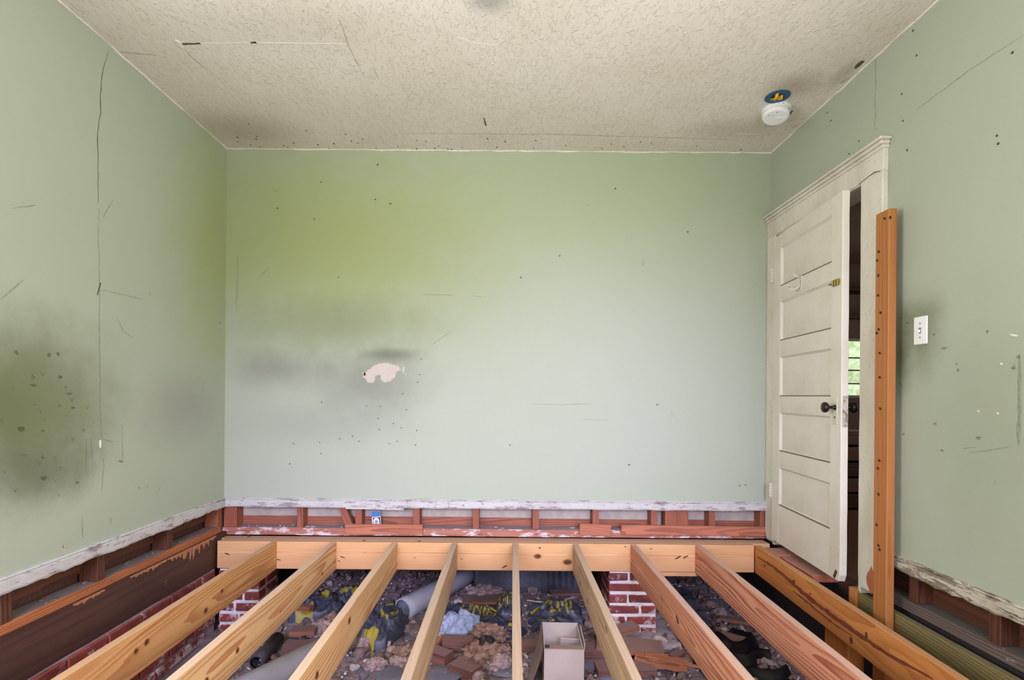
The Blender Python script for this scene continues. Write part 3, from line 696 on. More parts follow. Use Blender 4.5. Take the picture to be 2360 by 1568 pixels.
# bricks of the foundation wall under the left sill
fw = empty('wall_foundation_left', (-1.98, 1.5, -.66), label='low red brick foundation wall with smeared white mortar', kind='structure')
link('mortar_bed', lumpy_box(-2.08, -1.956, YR, 3.55, -.66, -.186, .005, .06), 'mortar_dark', fw)
for c in range(6):
    y = 3.545 - (.12 if c % 2 else 0)
    z = -.186 - CH * (c + .5)
    while y > .6:
        L = .232 + random.uniform(-.008, .008)
        put_brick(fw, -1.994, y - L / 2, z, .1, L, BH); y -= L + .013
for i in range(26):          # mortar squeezed out of the joints
    y, c = random.uniform(1.6, 3.5), random.randint(1, 5)
    s = random.uniform(.02, .07)
    bm = bmesh.new(); bmesh.ops.create_icosphere(bm, subdivisions=2, radius=1)
    for v in bm.verts: v.co = Vector((v.co.x * .016, v.co.y * s, v.co.z * .014)) * (1 + .4 * noise.noise(v.co * 3 + Vector((i, 0, 0))))
    link('mortar_smear', mesh(bm), 'mortar', fw, (-1.946, y, -.186 - CH * c), smooth=True)

# ------------------------------------------------------------------ floor timbers
HY = 3.542
hd = empty('header_beam', (0, HY, -.184), label='built-up pine header beam carrying all the joist ends', cat='beam')
beam('header_board', (-1.936, HY + .02, -.092), (1.675, HY + .02, -.092), .038, .184, 'pine_header', hd, .003)
beam('header_board', (-1.93, HY + .059, -.091), (1.80, HY + .059, -.091), .038, .182, 'pine_header', hd, .003)
beam('header_board', (-1.95, HY + .112, -.091), (1.80, HY + .112, -.091), .064, .180, 'pine_header', hd, .003)
beam('packing_shim', (.87, HY + .03, -.198), (1.30, HY + .03, -.198), .07, .026, 'pine_header', hd, .002)
knot_me = None
def knot(root, c, nrm, along, r, stretch=1.6):
    nrm, along = Vector(nrm), Vector(along)
    v = nrm.cross(along)
    mark('knot', c, along, v, r * stretch * 1.5, r * 1.5, 'knot_ring', root, 14, .15, .0006)
    mark('knot', c, along, v, r * stretch, r, 'knot', root, 12, .25, .0010)
for zx, zy, r in ((470, 515, .012), (700, 560, .014), (485, 450, .004), (1150, 440, .003), (1350, 455, .003)):
    knot(hd, onY(1100 + zx / 3.371, 1130 + zy / 3.371, HY), (0, -1, 0), (1, 0, 0), r)
for zx, zy, r in ((215, 595, .011), (1560, 525, .012), (1620, 520, .012)):
    mark('bark_pocket', onY(1100 + zx / 3.371, 1130 + zy / 3.371, HY), (1, 0, .5), (.3, 0, -1), r * 1.6, r * .45, 'knot', hd, 9, .8)
for zx, zy, r in ((600, 630, .012), (1110, 640, .008), (1755, 612, .006), (2155, 622, .005), (1330, 567, .004), (1140, 607, .012), (160, 580, .014)):
    mark('bark_pocket', onY(480 + zx / 3.6875, 1120 + zy / 3.6875, HY), (1, 0, -.3), (.2, 0, -1), r * 1.5, r * .35, 'knot', hd, 9, .7)
for zx, zy in ((345, 432), (1325, 465), (1795, 470), (800, 425)):
    p = onZ(480 + zx / 3.6875, 1120 + zy / 3.6875, 0); mark('nail_head', p, (1, 0, 0), (0, 1, 0), .012, .007, 'hole', hd, 8, .4)

JD = [  # visible-face X at the header, X near the camera, side of the visible face (+1: right face), material, label
    (-1.534, -1.530, 1, 'pine_orange', 'orange-tan joist closest to the brick foundation wall'),
    (-1.134, -1.137, 1, 'pine', 'pale joist second from the foundation wall, crossing above the near grey pipe end'),
    (-.724, -.714, 1, 'pine', 'pale joist with big dark knots, third from the foundation wall'),
    (-.321, -.324, 1, 'pine_grey', 'greyish joist above the open end of the far grey pipe'),
    (.087, .066, 1, 'pine_grey', 'thin-looking joist between the blue crumpled plastic and the cardboard box'),
    (.454, .448, -1, 'pine_grey', 'greyish joist between the cardboard box and the whitewashed brick pier'),
    (.842, .848, -1, 'pine_red', 'reddish joist landing in front of the whitewashed brick pier'),
    (1.276, 1.265, -1, 'pine_red', 'reddish wavy-grained joist next to the amber joist by the door'),
    (1.679, 1.612, -1, 'pine_amber', 'amber joist with a long dark streak beside the white door'),
]
JK = [[(1640, 908, .009), (1520, 1053, .011), (1080, 1288, .011), (1000, 1355, .010)], [(885, 650, .007), (230, 1247, .009), (563, 945, .004), (-10, 1480, .009)],
      [(1085, 1015, .012), (825, 1440, .012)], [], [], [], [], [], []]
joists = []
for i, (xa, xb, sd, mt, lb) in enumerate(JD):
    ya, yb = HY - .001, 1.84
    s = (xb - xa) / (yb - ya); xe = xa + s * (-.95 - ya)
    o = beam('floor_joist', (xa - sd * .019, ya, -.092), (xe - sd * .019, -.95, -.092), .038, .184, mt, None, .0025)
    tag(o, lb, 'joist', 'floor joists over the crawlspace'); joists.append(o)
    zo, zs = ((0, 1080), 3.213) if i == 0 else ((480, 1130), 3.371)
    for zx, zy, r in JK[i]:
        c = onX(zo[0] + zx / zs, zo[1] + zy / zs, xa + sd * .0002)
        c.x = xa + s * (c.y - ya) + sd * .0004
        knot(o, c, (sd, 0, 0), (0, 1, 0), r, 1.2)
    if sd and i in (1, 2, 6, 7, 8):   # toe nails at the header end
        for z in (-.05, -.13): mark('nail_head', (xa + sd * .0004, ya - .03, z), (0, 1, 0), (0, 0, 1 * sd), .004, .004, 'hole', o, 8, .2)
def jmark(i, zx, zy, zo, zs, ru, rv, tilt=0.0, mat='knot'):
    xa, xb, sd = JD[i][:3]; c = onX(zo[0] + zx / zs, zo[1] + zy / zs, xa); s = (xb - xa) / (1.84 - HY); c.x = xa + s * (c.y - HY)
    u = Vector((0, math.cos(tilt), math.sin(tilt))); v = Vector((sd, 0, 0)).cross(u)
    mark('bark_pocket', c, u, v, ru, rv, mat, joists[i], 10, .6, .0008)
for zx, zy, ru, rv in ((860, 740, .03, .006), (800, 722, .02, .004), (862, 865, .024, .006), (1010, 1080, .024, .006)): jmark(5, zx, zy, (1100, 1130), 3.371, ru, rv, .3)
jmark(6, 1550, 1010, (1100, 1130), 3.371, .028, .014, .5); jmark(6, 1430, 840, (1100, 1130), 3.371, .03, .004, .6)
for zx, zy, ru, rv in ((635, 840, .014, .010), (770, 930, .012, .004), (1222, 1240, .010, .018), (1100, 1275, .012, .02), (400, 720, .02, .006)): jmark(8, zx, zy, (1640, 1080), 3.2125, ru, rv, .1)
def j9(zx, zy):
    xa, xb = JD[8][:2]; c = onX(1640 + zx / 3.2125, 1080 + zy / 3.2125, 1.65)
    for _ in range(4):
        x = xa + (xb - xa) / (1.84 - HY) * (c.y - HY); c = onX(1640 + zx / 3.2125, 1080 + zy / 3.2125, x)
    return c
ribbon('pitch_streak', [j9(*p) for p in ((335, 655), (450, 725), (560, 815), (640, 890), (740, 975), (860, 1065), (1000, 1165), (1100, 1240), (1300, 1375), (1480, 1470), (1640, 1560))], .026, (-1, 0, 0), 'streak', joists[8], .002)
ribbon('pitch_streak', [j9(*p) for p in ((600, 905), (700, 985), (820, 1085), (960, 1190), (1040, 1240))], .012, (-1, 0, 0), 'streak', joists[8], .002)
ribbon('pitch_streak', [j9(*p) for p in ((1020, 1180), (1110, 1230), (1230, 1330), (1400, 1440), (1540, 1500))], .012, (-1, 0, 0), 'streak', joists[8], .002)

sb = beam('sill_beam', (-2.02, YR + .01, -.078), (-2.02, 3.70, -.078), .13, .212, 'beam_dark', None, .006, wob=.004, seg=60)
tag(sb, 'blackened old sill beam on the brick foundation wall', 'beam')
# splintered edge where boards were torn from the left plate
def fringe(pa, pb, n, h):
    a, b = onX(pa, 1275, -1.953).y, onX(pb, 1275, -1.953).y; up, dn = [], []
    for k in range(n + 1):
        y = a + (b - a) * k / n; e = math.sin(PI * (k + .5) / (n + 1))
        up.append(Vector((-1.953, y, .034))); dn.append(Vector((-1.953, y + random.uniform(-.01, .01), .026 - h * e * random.random() ** 1.6)))
    patch('splinter', up + dn[::-1], (1, 0, 0), 'splinter', sb, .003)
fringe(388, 498, 44, .10); fringe(300, 385, 24, .02); fringe(170, 240, 18, .02)
mark('bolt_head', onX(384, 1345, -1.954), (0, 1, 0), (0, 0, 1), .02, .02, 'stud_dark', sb, 14, .1, .006)
rj = beam('rim_joist', (1.822, 2.69, -.10), (1.822, -.95, -.10), .038, .20, 'treated', None, .003)
tag(rj, 'greenish treated rim joist under the switch wall', 'joist')
# leaning stud between the amber joist and the wall
st = bx('loose_stud', 1.758, 1.796, 2.43, 2.519, -.64, 1.872, 'stud_amber', None, .003)
tag(st, 'tall amber two-by-four standing upright beside the door casing', 'stud')
for zx, zy in ((957, 880), (946, 943), (955, 1053), (953, 1195), (970, 1320), (957, 1442), (943, 1468), (1000, 640)):
    mark('nail_hole', onX(1720 + zx / 3.136, 300 + zy / 3.136, 1.758), (0, 1, .4), (0, .3, -1), .008, .006, 'hole', st, 8, .4)
for zx, zy in ((742, 155), (742, 290), (745, 463), (740, 752), (732, 795), (735, 940), (735, 1225), (742, 1248), (725, 1110)):
    mark('nail_hole', onX(1720 + zx / 2.412, 750 + zy / 2.412, 1.758), (0, 1, .4), (0, .3, -1), .008, .006, 'hole', st, 8, .4)
mark('nail_hole', onY(1720 + 1040 / 3.136, 300 + 632 / 3.136, 2.43), (1, 0, 0), (0, 0, 1), .005, .008, 'hole', st, 8, .3)
cp = bx('cripple_post', 1.70, 1.79, 2.62, 2.80, -.62, -.19, 'pine_amber', None, .003)
tag(cp, 'short stout amber post under the streaked amber joist', 'post')
# floorboard stubs left under the door
for (y0, y1, x0, x1, z1, lb) in ((3.325, 3.475, 1.712, 1.90, .004, 'broad worn floorboard stub under the door, beside the header beam'), (3.185, 3.315, 1.735, 1.90, -.006, 'middle floorboard stub under the door, with a notched edge'), (2.955, 3.175, 1.728, 1.90, -.002, 'longest floorboard stub under the free edge of the door')):
    o = beam('floorboard_stub', ((x0 + x1) / 2, y0, z1 - .02), ((x0 + x1) / 2, y1, z1 - .02), x1 - x0, .04, 'stud_red_fresh', None, .004)
    tag(o, lb, 'board', 'floorboard stubs at the doorway')
o = bx('threshold_block', 1.80, 1.845, 2.70, 2.76, -.10, .01, 'pine_amber', None, .002); tag(o, 'small upright amber block below the door gap', 'block')
o = beam('threshold_sill', (1.92, 2.60, -.03), (1.92, 3.62, -.03), .10, .05, 'stud_dark', None, .003); tag(o, 'dark wooden threshold in the doorway', 'threshold')

# ------------------------------------------------------------------ door, casing
CF = XR - .025
tr = empty('trim_1', (XR, 3.1, 0), label='cream painted door casing with a moulded head', kind='structure')
def casing_side(y0, y1, z0):
    bm = bmesh.new(); rings = []
    n = 40
    for i in range(n + 1):
        z = z0 + (2.097 - z0) * i / n
        j = .004 * noise.noise(Vector((z * 6, y0, 0))) * (1 if z < 1 else .5)
        cut = .0
        if z < z0 + .05: cut = .02 * (1 - (z - z0) / .05) ** 2
        rings.append([bm.verts.new(p) for p in ((XR, y0, z), (CF + .004, y0, z), (CF, y0 + .004, z), (CF, y1 - .006 - cut + j, z), (CF + .005, y1 - cut + j, z), (XR, y1, z))])
    for a, b in zip(rings, rings[1:]):
        for q in range(6): bm.faces.new((a[q], a[(q + 1) % 6], b[(q + 1) % 6], b[q]))
    bm.faces.new(rings[0]); bm.faces.new(rings[-1]); bmesh.ops.recalc_face_normals(bm, faces=bm.faces[:])
    return link('side_casing', mesh(bm), 'casing', tr)
casing_side(2.55, DY0, .035); casing_side(DY1, 3.682, .02)
bx('head_board', CF - .001, XR, 2.545, 3.683, 2.097, 2.215, 'casing', tr, .002)
bx('fillet', CF - .010, XR, 2.538, 3.683, 2.205, 2.222, 'casing', tr, .003)
bx('cap_moulding', CF - .022, XR, 2.53, 3.683, 2.222, 2.240, 'casing', tr, .005)
bx('cap_moulding', CF - .034, XR, 2.52, 3.683, 2.240, 2.254, 'casing', tr, .004)
ribbon('crack', [onX(1979, 425, CF - .001), onX(2002, 407, CF - .001), onX(2015, 398, CF - .001), onX(2030, 394, CF - .001)], .006, (-1, 0, 0), 'crack_dark', tr)
mark('bare_wood_patch', onX(2008, 1340, CF), (0, 1, 0), (0, 0, -1), .03, .06, 'stud_red_fresh', tr, 12, .5)
bx('jamb', CF + .005, XR + .125, DY0 - .02, DY0, .0, DZ + .02, 'casing', tr); bx('jamb', CF + .005, XR + .125, DY1, DY1 + .02, .0, DZ + .02, 'casing', tr)
bx('jamb_head', CF + .005, XR + .125, DY0, DY1, DZ, DZ + .02, 'casing', tr)
mark('strike_hole', (XR + .02, DY0, 1.62), (1, 0, 0), (0, 0, -1), .012, .02, 'hole', tr)

Hx, Hy, Ex, Ey = 1.800, 3.563, 1.735, 2.73
DW, DT = math.hypot(Ex - Hx, Ey - Hy), .036
dr = empty('door_1', (Hx, Hy, .04), label='dirty cream five-panel door standing slightly ajar', kind='structure')
dr.rotation_euler = (0, 0, math.atan2(Ey - Hy, Ex - Hx))
DH = 2.03
def dbx(name, x0, x1, z0, z1, y0=0, y1=DT, mat='door', bevel=.002, parent=dr):
    c = ((x0 + x1) / 2, (y0 + y1) / 2, (z0 + z1) / 2)
    return link(name, box_mesh(abs(x1 - x0), abs(y1 - y0), abs(z1 - z0), bevel), mat, parent, c, local=True)
def stile(x0, x1, worn):
    bm = bmesh.new(); rings = []; n = 60
    for i in range(n + 1):
        z = DH * i / n; j = .003 * noise.noise(Vector((z * 9, x0, 1))) if worn else 0
        cut = .018 * max(0, 1 - z / .05) ** 2 if worn else 0
        x1_ = x1 - cut + j
        rings.append([bm.verts.new(p) for p in ((x0, 0, z), (x1_ - .005, 0, z), (x1_, .004, z), (x1_, DT - .003, z), (x1_ - .004, DT, z), (x0, DT, z))])
    for a, b in zip(rings, rings[1:]):
        for q in range(6): bm.faces.new((a[q], a[(q + 1) % 6], b[(q + 1) % 6], b[q]))
    bm.faces.new(rings[0]); bm.faces.new(rings[-1]); bmesh.ops.recalc_face_normals(bm, faces=bm.faces[:])
    return link('stile', mesh(bm), 'door', dr, local=True)
stile(0, .108, False); stile(DW - .105, DW, True)
PZ = [(.249, .498), (.604, .857), (.963, 1.223), (1.327, 1.585), (1.685, 1.941)]
px0, px1 = .108, DW - .105
edges = [0] + [z for a in PZ for z in a] + [DH]
for k in range(0, len(edges), 2): dbx('rail', px0, px1, edges[k], edges[k + 1], .0002, DT, bevel=0)
for z0, z1 in PZ:
    pn = dbx('panel', px0, px1, z0, z1, .013, DT - .013, bevel=0)
    bm = bmesh.new()      # sloped sticking around the panel, one frame
    o_, i_ = [(px0, z0), (px1, z0), (px1, z1), (px0, z1)], [(px0 + .012, z0 + .012), (px1 - .012, z0 + .012), (px1 - .012, z1 - .012), (px0 + .012, z1 - .012)]
    O = [bm.verts.new((x, .002, z)) for x, z in o_]; I = [bm.verts.new((x, .0128, z)) for x, z in i_]; B = [bm.verts.new((x, .0135, z)) for x, z in o_]
    for q in range(4):
        r = (q + 1) % 4; bm.faces.new((O[q], O[r], I[r], I[q])); bm.faces.new((O[q], B[q], B[r], O[r]))
    bmesh.ops.recalc_face_normals(bm, faces=bm.faces[:])
    link('panel_moulding', mesh(bm), 'door', dr, local=True)
for z0, z1 in PZ: dbx('ledge_strip', px0 + .001, px1 - .001, z0 + .0005, z0 + .007, -.0004, .011, 'ledge', 0)  # dark brown strip along each panel's bottom edge
for zc in (.33, 1.78):      # hinges, painted over
    h = link('hinge', box_mesh(.012, .004, .09, .001), 'casing', dr, (.004, -.003, zc), local=True)
    for q in range(5): link('knuckle', lathe([(.0065, -.0085), (.0075, -.007), (.0075, .007), (.0065, .0085)], 10), 'casing', h, (-.008, -.007, -.037 + q * .0185), local=True)
KX, KZ = DW - .056, .905
for side in (-1, 1):
    y0 = 0 if side < 0 else DT
    k = link('door_knob', lathe([(.0, .0), (.016, .0), (.016, .004), (.009, .006), (.008, .030), (.014, .036), (.025, .043), (.0285, .053), (.026, .062), (.016, .067), (.0, .068)], 22), 'black', dr, (KX, y0, KZ), (PI / 2 if side < 0 else -PI / 2, 0, 0), smooth=True, local=True)
k = dbx('escutcheon', KX - .022, KX + .022, KZ - .09, KZ + .055, -.003, .001, 'casing', .002); 
link('keyhole', lathe([(.005, 0), (.005, .002)], 10), 'hole', k, (0, -.0015, -.035), (PI / 2, 0, 0), local=True)
dbx('mortise_plate', DW - .001, DW + .003, KZ - .10, KZ + .06, .006, .03, 'trim_dirty', .0005)
lt = dbx('slide_bolt', DW - .085, DW - .02, 1.548, 1.580, -.004, .001, 'brass', .001)
for q in (-.022, .0, .022): link('bolt_keeper', box_mesh(.010, .010, .034, .002), 'brass', lt, (q, -.006, 0), local=True)
link('bolt_rod', box_mesh(.10, .007, .009, .002), 'brass', lt, (-.015, -.006, 0), (0, .0, 0), local=True)
hk = dbx('coat_hook', .385, .402, 1.60, 1.69, -.004, .001, 'door', .002)
link('hook_arm', tube([(0, -.003, .02), (-.004, -.012, -.02), (-.016, -.03, -.036), (-.036, -.046, -.032), (-.05, -.05, -.012)], .006, 8), 'door', hk, smooth=True, local=True)
link('hook_arm', tube([(0, -.003, .03), (.004, -.03, .04), (.004, -.05, .055)], .005, 8), 'door', hk, smooth=True, local=True)
c0 = link('splintered_corner', box_mesh(.02, .003, .05, .001), 'stud_dark', dr, (DW - .045, -.0003, .028), (0, .5, 0), local=True)

# ------------------------------------------------------------------ fittings
sd = empty('smoke_detector', (0, 0, 0), label='round white smoke detector on the ceiling', cat='smoke detector')
sc3 = onZ(1789, 251, ZC)
sd.location = (sc3.x, sc3.y, ZC)
link('mounting_base', lathe([(.0, 0), (.080, 0), (.081, -.004), (.080, -.016), (.074, -.020), (.0, -.020)][::-1], 36), 'white_plastic', sd, (0, 0, 0), smooth=False, local=True)
det = link('body', lathe([(.0, -.018), (.069, -.018), (.068, -.026), (.073, -.029), (.074, -.042), (.070, -.050), (.062, -.054), (.0, -.056)][::-1], 36), 'white_plastic', sd, (0, 0, -.006), (-.17, .16, 0), smooth=False, local=True)
link('sounder_ridge', tube([(-.02, -.015, -.0565), (.0, -.002, -.0565), (.022, -.012, -.0562), (.05, -.012, -.0555)], .002, 6), 'white_plastic', det, local=True)
for x, y in ((-.045, -.01), (-.025, -.014), (-.015, -.045)): link('vent_hole', lathe([(.003, -.0005), (.003, .0005)], 10), 'grey_plastic', det, (x, y, -.0562), local=True)
link('screw', lathe([(.003, -.0005), (.003, .0005)], 10), 'grey_plastic', sd, (0, -.0815, -.012), (PI / 2, 0, 0), local=True)
eb = empty('electrical_box', onZ(1792, 222, ZC), label='blue round electrical box with yellow wires in the ceiling', cat='electrical box')
eb.location.z = ZC
link('rim', lathe([(.058, .0), (.066, -.001), (.066, -.004), (.058, -.004), (.058, .0)], 36), 'blue_plastic', eb, local=True)
bm = bmesh.new(); rr = []
for r, z in ((.060, -.0032), (.052, -.0028), (.05, -.0024)): rr.append([bm.verts.new((r * math.cos(2 * PI * i / 32), r * math.sin(2 * PI * i / 32), z)) for i in range(32)])
for a, b in zip(rr, rr[1:]):
    for i in range(32): bm.faces.new((a[i], a[(i + 1) % 32], b[(i + 1) % 32], b[i]))
bm.faces.new(rr[-1]); link('cup', mesh(bm), 'blue_plastic', eb, local=True)
mark('inside_shade', (eb.location.x + .004, eb.location.y, ZC - .0026), (1, 0, 0), (0, -1, 0), .034, .03, 'box_shade', eb, 16, .4)  # flat black disc standing for the shade inside the box
for pts in (((-.02, -.03, -.004), (-.014, .0, -.012), (-.026, .02, -.008)), ((-.014, -.035, -.004), (-.006, .0, -.014), (-.004, .034, -.006)), ((.004, -.01, -.004), (.008, .012, -.014), (.012, -.012, -.012), (.016, .014, -.006)), ((.018, -.018, -.004), (.024, .0, -.014), (.02, .022, -.006)), ((.01, -.02, -.006), (.022, -.006, -.014), (.03, .014, -.008))):
    link('wire', tube(pts, .0042, 7), 'wire_yellow', eb, smooth=True, local=True)
sp_ = onX(2124, 762, XR)
sw = empty('light_switch', (XR, sp_.y, sp_.z), label='white toggle light switch on the grimy green wall', cat='light switch')
o = bx('cover_plate', XR - .007, XR, sp_.y - .038, sp_.y + .038, sp_.z - .062, sp_.z + .062, 'white_plastic', sw, .003)
bx('toggle_frame', XR - .009, XR - .006, sp_.y - .006, sp_.y + .006, sp_.z - .013, sp_.z + .013, 'grey_plastic', sw)
beam('toggle', (XR - .006, sp_.y, sp_.z), (XR - .020, sp_.y, sp_.z - .008), .007, .010, 'white_plastic', sw, .001)
for dz in (-.031, .031): link('screw', lathe([(.004, 0), (.004, .001)], 10), 'grey_plastic', sw, (XR - .008, sp_.y, sp_.z + dz), (0, PI / 2, 0))
# small packet propped in the stud bay
pa, pb = onY(871.5, 1174, SY + .03), onY(869, 1207, SY + .03)
pk = empty('paper_packet', (pb.x, SY + .03, .055), label='small blue and white printed packet propped in the stud bay', cat='packet')
pk.rotation_euler = (-.06, -.10, 0)
ph, pw = .112, .062
link('card', box_mesh(pw, .010, ph, .001), 'packet_white', pk, (0, 0, ph / 2), local=True)
link('blue_panel', box_mesh(pw * .98, .001, ph * .34, 0), 'packet_blue', pk, (0, -.0055, ph * .82), local=True)
link('navy_panel', box_mesh(pw * .84, .0006, ph * .56, 0), 'packet_navy', pk, (.002, -.0052, ph * .33), local=True)
for z, r in ((.40, .34), (.22, .36)):
    bm = bmesh.new(); bm.faces.new([bm.verts.new((pw * r * math.cos(i * PI / 10), 0, pw * r * math.sin(i * PI / 10))) for i in range(20)])
    link('oval_print', mesh(bm), 'packet_white', pk, (0, -.0058, ph * z), local=True)
for z, w in ((.44, .4), (.33, .2), (.14, .42)): link('print_line', box_mesh(pw * w, .0003, .003, 0), 'packet_navy', pk, (0, -.0061, ph * z), local=True)

# ------------------------------------------------------------------ room beyond the door gap
NX0, NX1, NY0, NY1 = XR + .12, 5.4, 1.2, 6.4
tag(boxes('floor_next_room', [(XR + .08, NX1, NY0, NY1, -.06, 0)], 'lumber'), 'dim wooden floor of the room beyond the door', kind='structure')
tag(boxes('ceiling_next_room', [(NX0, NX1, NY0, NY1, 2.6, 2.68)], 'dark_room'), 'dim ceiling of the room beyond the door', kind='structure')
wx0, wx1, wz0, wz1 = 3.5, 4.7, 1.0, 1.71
nb = boxes('wall_next_room', [(NX0, wx0, NY1 - .1, NY1, 0, 2.6), (wx1, NX1, NY1 - .1, NY1, 0, 2.6), (wx0, wx1, NY1 - .1, NY1, 0, wz0), (wx0, wx1, NY1 - .1, NY1, wz1, 2.6), (NX1 - .1, NX1, NY0, 2.4, 0, 2.6), (NX1 - .1, NX1, 5.2, NY1, 0, 2.6), (NX1 - .1, NX1, 2.4, 5.2, 0, .8), (NX1 - .1, NX1, 2.4, 5.2, 2.2, 2.6), (NX0, NX1, NY0, NY0 + .1, 0, 2.6)], 'dark_room')  # unseen opening in the far side wall, added to let daylight in
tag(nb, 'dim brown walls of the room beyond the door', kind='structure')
w3 = empty('window_3', ((wx0 + wx1) / 2, NY1 - .05, wz0), label='bright window seen through the door gap', kind='structure')
for a in ((wx0, wx1, wz0, wz0 + .03), (wx0, wx1, wz1 - .03, wz1), (wx0, wx0 + .04, wz0, wz1), (wx1 - .04, wx1, wz0, wz1)): bx('window_frame', a[0], a[1], NY1 - .08, NY1 - .03, a[2], a[3], 'casing', w3)
for z in (1.17, 1.33, 1.48): bx('muntin', wx0, wx1, NY1 - .07, NY1 - .04, z - .008, z + .008, 'black', w3)
bx('pane', wx0 + .02, wx1 - .02, NY1 - .056, NY1 - .052, wz0 + .02, wz1 - .02, 'glass', w3)
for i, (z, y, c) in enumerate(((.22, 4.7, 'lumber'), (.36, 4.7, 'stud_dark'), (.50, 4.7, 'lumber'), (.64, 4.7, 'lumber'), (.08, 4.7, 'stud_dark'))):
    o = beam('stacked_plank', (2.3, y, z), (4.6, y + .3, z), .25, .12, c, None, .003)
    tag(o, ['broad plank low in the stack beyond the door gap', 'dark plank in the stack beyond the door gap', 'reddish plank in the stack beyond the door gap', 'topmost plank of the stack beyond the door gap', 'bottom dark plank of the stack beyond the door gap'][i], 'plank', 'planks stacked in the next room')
hg = lump('hedge', (6.0, 9.0, .9), 3.0, .5, 1.3, 'hedge', 3, .3, 4.0, 5); tag(hg, 'sunlit hedge outside the window beyond the door gap', 'hedge')
# shelves of dark boards above the window
for z in (1.95, 2.25): 
    o = beam('wall_shelf', (3.0, NY1 - .22, z), (5.2, NY1 - .22, z), .22, .03, 'stud_dark', None, .002)
    tag(o, 'lower dark shelf above the next room window' if z < 2 else 'upper dark shelf above the next room window', 'shelf')

# ------------------------------------------------------------------ things lying in the crawlspace
def G(px, py, lift=0.0):
    p = onZ(px, py, -.62)
    for _ in range(4): p = onZ(px, py, gz(p.x, p.y) + lift)
    return p
def on_ground(px, py, rz): p = G(px, py); return (p.x, p.y, gz(p.x, p.y) + rz * .55)

# cardboard box, open, tilted back
bw, bd, bh = .212, .34, .26
bxo = empty('cardboard_box', (.318, 2.80, -.615), label='open grey-brown cardboard box on the crawlspace dirt', cat='box')
bxo.rotation_euler = (0, 0, -.03)
th = .005
def cb_(name, x0, x1, y0, y1, z0, z1, mat='card', rot=None, parent=bxo):
    return link(name, box_mesh(x1 - x0, y1 - y0, z1 - z0, .001), mat, parent, ((x0 + x1) / 2, (y0 + y1) / 2, (z0 + z1) / 2), rot, local=True)
cb_('bottom_panel', -bw / 2, bw / 2, 0, bd, 0, th)
fp = cb_('front_panel', -bw / 2, bw / 2, 0, th, th, bh)
cb_('back_panel', -bw / 2, bw / 2, bd - th, bd, th, bh)
cb_('side_panel', -bw / 2, -bw / 2 + th, th, bd - th, th, bh); cb_('side_panel', bw / 2 - th, bw / 2, th, bd - th, th, bh - .01)
cb_('folded_flap', -bw / 2 + th + .002, bw / 2 - th - .002, .008, .052, bh - .004, bh + .002, 'card_in')
for i in range(26): cb_('flute', -bw / 2 + .012 + i * .0073, -bw / 2 + .0155 + i * .0073, .010, .050, bh + .0015, bh + .0035, 'card_in')
cb_('inner_flap', -.01, bw / 2 - .006, bd * .62, bd * .62 + .005, .08, bh - .02, 'card', (.35, .05, 0))
cb_('print_patch', -bw / 2 + .004, -bw / 2 + .03, .012, .046, bh + .002, bh + .004, 'card_print')
# torn flap hanging out to the left
bm = bmesh.new(); n = 10; A = []
for i in range(n + 1):
    s = i / n; z = bh * (1 - s * .95); o_ = .006 + .055 * s ** 1.6
    A.append([bm.verts.new((-bw / 2 - o_ - .03 * s * (1 - k) , k * bd * .92 + .01, z + .02 * k)) for k in (0, .33, .66, 1)])
for a, b in zip(A, A[1:]):
    for q in range(3): bm.faces.new((a[q], a[q + 1], b[q + 1], b[q]))
r = bmesh.ops.solidify(bm, geom=bm.faces[:], thickness=.004)
link('side_flap', mesh(bm), 'card', bxo, local=True)
cb_('side_flap', bw / 2 + .002, bw / 2 + .007, .10, bd, .06, bh - .01, 'card', (0, .12, 0))
# grey pipes
PR = .078
p1, p2 = Vector((-1.66, 2.22, gz(-1.66, 2.22) + PR + .005)), Vector((-.975, 3.30, gz(-.98, 3.3) + PR + .005))
def pipe(name, a, b, r, mat, label, flare=0.0):
    d = (Vector(b) - Vector(a)); L = d.length
    prof = [(r * .86, .004), (r * .86, 0), (r, 0), (r * (1 + flare), .0), (r * (1 + flare), .07), (r, .075), (r, L), (r * .86, L), (r * .86, .02)]
    bm = bmesh.new(); rings = []; n = 28
    for rr, z in prof: rings.append([bm.verts.new((rr * math.cos(2 * PI * i / n), rr * math.sin(2 * PI * i / n), z)) for i in range(n)])
    for a_, b_ in zip(rings, rings[1:]):
        for i in range(n): bm.faces.new((a_[i], a_[(i + 1) % n], b_[(i + 1) % n], b_[i]))
    bmesh.ops.remove_doubles(bm, verts=bm.verts[:], dist=1e-5); bmesh.ops.recalc_face_normals(bm, faces=bm.faces[:])
    o = link(name, mesh(bm), mat, None, a, d.to_track_quat('Z', 'Y').to_euler())
    for p in o.data.polygons: p.use_smooth = abs(p.normal.z) < .5
    return tag(o, label, 'pipe')
pipe('drain_pipe', p1, p2, PR, 'pipe', 'grey pipe length between the second and third joists, below the bags')
p3 = G(928, 1432, .0); p4 = Vector((p3.x + .56, p3.y + .80, gz(p3.x + .56, p3.y + .8) + PR + .03))
pipe('drain_pipe', Vector((p3.x, p3.y, gz(p3.x, p3.y) + PR + .004)), p4, PR, 'pipe', 'grey pipe with a broken open end reaching under the back wall')
a = G(590, 1545); b = G(640, 1488); pipe('drain_pipe', (a.x, a.y, gz(a.x, a.y) + .042), (b.x, b.y, gz(b.x, b.y) + .045), .042, 'pipe_dark', 'short sooty dark pipe beside the brick foundation wall')

